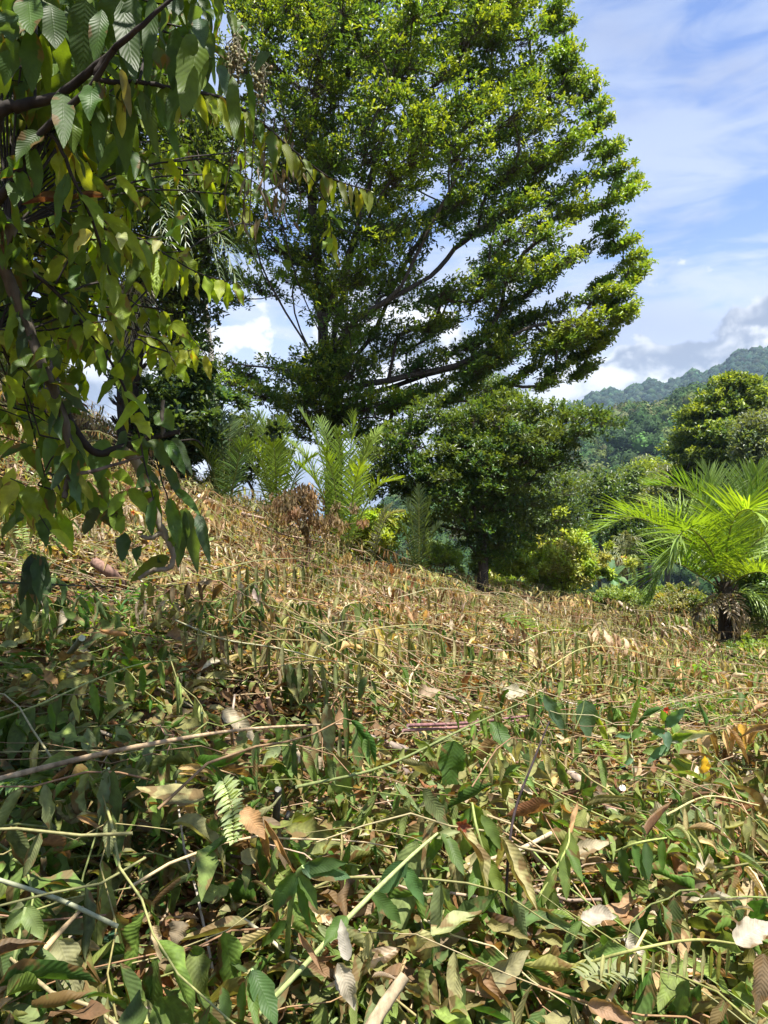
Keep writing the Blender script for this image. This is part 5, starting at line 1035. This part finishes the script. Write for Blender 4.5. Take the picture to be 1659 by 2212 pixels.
for (lab, x, y, s, cs) in (('low blue green seedling tuft right of the light olive limp shoot', 1310, 1880, 1., [(.07, .17, .1), (.1, .2, .12)]), ('tiny heart leaved seedling below the curled brown leaves', 520, 1990, .8, [(.12, .28, .1)]), ('bright weed seedling left of the white dead leaves', 1000, 1600, .7, [(.14, .28, .07)]),
   ('light green seedling in shade under the hanging branch', 215, 1330, 1., [(.2, .34, .08)]), ('small green weed at the left side of the stake', 640, 1520, .9, [(.16, .3, .06)]), ('teal seedling near the reddish dead leaves', 235, 2120, .8, [(.06, .16, .1)]), ('lone green seedling on the right foreground slope', 1420, 1790, .8, [(.08, .24, .1)])):
    b = on(x, y, .0); t = thing('seedling', b, lab, 'seedling'); mb = MB(); tubes(mb, [b, b+[.01, 0, .08*s], b+[0, .01, .17*s]], .0022, (.14, .2, .06), 5); mb.build('stem', M_STEM, t)
    mb = MB(); n = 9; a = np.arange(n)*2.4; P = b+np.stack([0*a, 0*a, np.linspace(.05, .17, n)*s], 1); D = np.stack([np.cos(a), np.sin(a), .25+0*a], 1)
    leaves(mb, P, D, [0, 0, 1.], .085*s*R.uniform(.8, 1.2, n), .04*s, pick(cs, n), 8, 4, droop=.9, curl=.6, shape='ovate'); mb.build('leaves', M_FRESH, t)
# dead leaves that stand out one by one
def dead(lab, x0, y0, x1, y1, w, c, lift=.2, curl=1.2, wave=.4, bend=.3, twist=0., droop=.3, shape='ovate', name='dead_leaf', nz=.8, ny=-.8, ns=20, nt=8):
    a = on(x0, y0, lift); e = at(x1, y1, a[1]+(-.05 if y1 > y0 else .05)); ln = np.linalg.norm(e-a)*1.05; c = tuple(np.array(c)*(.68 if max(c) > .5 else 1.))
    mb = MB(); leaves(mb, a, e-a, nrm(np.array([R.normal(0, .3), ny, nz])), ln, w/F*a[1], pick([c], 1, jit=.05), ns, nt, droop=droop, curl=curl, wave=wave, bend=bend, twist=twist, shape=shape)
    return tag(mb.build(name, M_DRY, loc=a), lab, 'dead leaf')
bl = (.38, .2, .07)
for a in (('largest rolled brown leaf of the curled bunch by the dark forked stump', 545, 1745, 600, 1890, 40, bl, .3, 2.4, .5), ('rightmost hooked brown leaf of the curled bunch', 570, 1770, 640, 1880, 30, (.42, .24, .09), .3, 2.3, .5), ('leftmost brown leaf roll of the curled bunch half in shadow', 525, 1800, 565, 1890, 34, (.26, .14, .05), .2, 2., .4), ('flat veined brown leaf lying over the curled bunch', 520, 1750, 575, 1800, 50, (.45, .25, .12), .35, .7, .3),
          ('tan ribbed leaf roll lying level left of the pale hanging fern', 385, 1660, 470, 1658, 26, (.62, .42, .18), .3, 1.6, .3), ('thin tan ribbed strip of leaf under the tan leaf roll', 385, 1672, 462, 1668, 14, (.6, .42, .2), .26, 1.8, .3), ('crumpled tan leaf left of the rolled brown bunch', 385, 1700, 420, 1760, 44, (.55, .36, .2), .22, 1.2, .7),
          ('whitish cream dead leaf in the middle distance right of the bent stalk', 1085, 1500, 1140, 1485, 34, (.75, .66, .5), .28, .6, .5), ('pinkish dead leaves left of the cream dead leaf', 905, 1505, 950, 1480, 34, (.55, .38, .28), .26, .9, .6), ('cream broad dead leaf left of the stake', 480, 1535, 560, 1590, 44, (.7, .58, .4), .26, .7, .3), ('second cream dead leaf behind the limp leaves of the tan shoot', 640, 1625, 710, 1665, 50, (.72, .58, .4), .16, .6, .4),
          ('silver grey upright dead leaf in the bottom middle', 752, 2075, 735, 1985, 34, (.55, .5, .44), .3, .6, .2), ('drooping brown leaf beside the silver grey one', 645, 2015, 700, 2095, 26, (.3, .16, .09), .3, 1.8, .6), ('greyish folded dead leaf under the silver grey one', 730, 2080, 770, 2180, 50, (.42, .36, .28), .2, 1., .5), ('big copper curled leaf at the bottom right', 1270, 2170, 1375, 2200, 56, (.34, .2, .12), .25, 1.5, .3),
          ('crumpled grey brown leaf above the copper curled leaf', 1255, 1990, 1335, 1960, 46, (.5, .42, .34), .3, .9, .5), ('pale torn leaf right of the crumpled grey brown leaf', 1340, 2020, 1400, 2070, 40, (.5, .46, .36), .25, .8, .7), ('tan long dead leaf rising right of the limp olive shoot', 1230, 1850, 1320, 1800, 36, (.62, .5, .34), .2, .9, .3), ('narrow rust brown leaf standing in the lower right', 1225, 1800, 1250, 1730, 22, (.45, .26, .12), .3, 1.4, .6),
          ('large tan rib patterned leaf at the right edge near the bottom', 1590, 2040, 1665, 1975, 60, (.5, .42, .34), .4, .5, .3), ('shadowy brown leaf in the lower right corner', 1650, 2060, 1640, 2190, 50, (.2, .13, .08), .5, .6, .2), ('speckled long brown leaf in the lower middle', 1010, 2000, 915, 2060, 36, (.34, .24, .16), .15, .9, .2), ('rusty leaf plate in the dark gap at the bottom left', 270, 2110, 340, 2140, 50, (.36, .13, .06), .06, .4, .5),
          ('second rusty leaf plate right of the first in the bottom left gap', 330, 2100, 400, 2150, 54, (.42, .17, .07), .06, .4, .5), ('pinkish white scrap of leaf in the bottom left gap', 275, 2150, 320, 2165, 28, (.62, .48, .42), .1, .6, .4), ('dark grey brown pointed leaf pair hanging above the green fan', 395, 1990, 375, 2040, 50, (.2, .15, .1), .3, 1., .4), ('torn tan leaf right of the long silvery stick end', 330, 2000, 350, 2070, 34, (.5, .38, .22), .3, 1.4, .7),
          ('broad grey green leathery leaf hanging at the left bottom', 125, 2030, 175, 2160, 80, (.26, .25, .13), .3, .8, .4), ('rust coloured leaf lying left of the grey shaded shoots', 90, 1455, 125, 1470, 30, (.5, .28, .12), .2, .8, .3), ('copper brown leaves in the far left gap', -10, 1815, 50, 1800, 50, (.4, .2, .09), .1, .8, .4), ('orange rolled leaf left of the folded square leaf', 165, 1765, 230, 1785, 22, (.55, .3, .14), .24, 1.9, .2),
          ('folded squarish pale green leaf in the left foreground', 235, 1770, 235, 1850, 60, (.25, .28, .13), .3, 1.9, .1), ('brown hanging leaf left of the middle in shade', 0, 1745, 30, 1800, 40, (.2, .1, .05), .15, 1.2, .4), ('lilac grey pointed leaf on the upper slope', 548, 1262, 562, 1305, 24, (.45, .34, .32), .4, .9, .2), ('rusty dead leaves on the slope below the hanging branch', 355, 1275, 400, 1290, 24, (.42, .2, .09), .3, 1.1, .6),
          ('brown curled leaf hanging in the shaded left slope', 90, 1100, 80, 1150, 34, (.3, .17, .1), .3, 1.6, .5), ('pale brown dry leaf left of the brown curled one in the shade', 160, 1120, 178, 1160, 26, (.5, .38, .26), .3, 1.3, .5)):
    dead(*a)
# pale fern frond, green fern, red bits, fallen palm leaf, dry fern
def fernthing(lab, pts, ll, n, c, w, lift, name='fern_frond', cat='fern', mat=None, **k):
    W = [on(p[0], p[1], lift) for p in pts]; t = thing(name, W[0], lab, cat); mb = MB(); frond(mb, W, ll, n, c, w, rr=k.pop('rr', .002), K=12, **k); mb.build('frond', mat or M_PALM, t)
fernthing('pale yellowish fern frond hanging in front of the curled brown leaves', [(479, 1680), (492, 1710), (503, 1760), (505, 1822)], .045, 20, (.5, .6, .28), .022, .42, a0=10, a1=30, droop=.2, up=(0, -1, .2))
fernthing('green fern frond at the left edge of the foreground', [(-20, 1690), (30, 1695), (70, 1700)], .07, 14, (.14, .26, .05), .02, .3, a0=10, a1=30, droop=1.2)
fernthing('bright small fern below the bluish leaf with holes', [(1285, 1600), (1320, 1625), (1345, 1655)], .06, 16, (.2, .34, .05), .016, .3, a0=10, a1=40, droop=.3)
fernthing('dull fern frond lying at the lower right beside the spiky shoot', [(1250, 2120), (1300, 2100), (1360, 2098)], .07, 16, (.26, .28, .12), .02, .3, a0=10, a1=40, droop=.8)
fernthing('pale fern strands hanging at the left margin of the slope', [(45, 1120), (50, 1180), (48, 1240)], .06, 22, (.3, .42, .22), .02, .5, a0=5, a1=20, droop=.3)
fernthing('fallen green palm leaf lying on the clearing right of the thin trunked tree', [(1080, 1340), (1150, 1352), (1240, 1372), (1335, 1385)], .45, 40, (.12, .22, .04), .03, .12, a0=35, a1=75, droop=.6, v=.2, name='fallen_palm_leaf', cat='palm leaf', rr=.012)
fernthing('second fallen palm leaf left of the bigger fallen one', [(1060, 1330), (1100, 1345), (1150, 1378)], .4, 24, (.14, .24, .05), .03, .15, a0=35, a1=75, droop=.5, v=.5, name='fallen_palm_leaf', cat='palm leaf', rr=.01)
for (lab, x, y, r_, n, c) in (('fluffy pinkish red flower ball on the right of the clearing', 1520, 1435, .09, 420, (.5, .12, .1)), ('faint pink flower ball left of the fluffy red one', 1158, 1365, .05, 160, (.5, .2, .17))):
    b = on(x, y, .15); t = thing('flower_ball', b, lab, 'flower'); mb = MB(); d = rdir(n); S = np.stack([b+d*.01, b+d*r_*.55+R.normal(0, .003, (n, 3)), b+d*r_*R.uniform(.85, 1.05, (n, 1))], 1)
    tubes(mb, S, .0016, pick([c], n, jit=.2), 3); mb.build('filaments', M_STEM, t); mb = MB(); tubes(mb, [b, b-[0, 0, .08], b-[0.02, 0, .16]], .003, (.2, .2, .08), 5); mb.build('stem', M_STEM, t)
for (lab, x, y, c) in (('small bright red flower above the glossy sapling', 1438, 1532, (.75, .05, .02)), ('small dark red withered flower on the pale green stem', 1258-258, 1782, (.3, .04, .02)), ('orange red leaf scrap in the shaded left slope', 288, 1320-213, (.7, .15, .03)), ('small orange flower bract near the coconut palm', 1335, 1287, (.8, .2, .04))):
    b = on(x, y, .4); sc2 = .03 if b[1] < 9 else .07; t = thing('red_flower', b, lab, 'flower'); mb = MB(); n = 5; a = np.arange(n)*2*pi/n
    leaves(mb, np.repeat(b[None], n, 0), np.stack([np.cos(a), -.4+0*a, np.sin(a)], 1), [0, -1, 0], sc2, sc2*.7, pick([c], n, jit=.1), 5, 4, droop=.4, curl=.6, shape='ovate'); mb.build('petals', M_DRY, t)
    mb = MB(); tubes(mb, [b, b-[0, -.02, .12], b-[0, 0, .3]], .002, (.2, .24, .08), 4); mb.build('stem', M_STEM, t)
print('verts total', sum(len(o.data.vertices) for o in bpy.data.objects if o.type == 'MESH'))
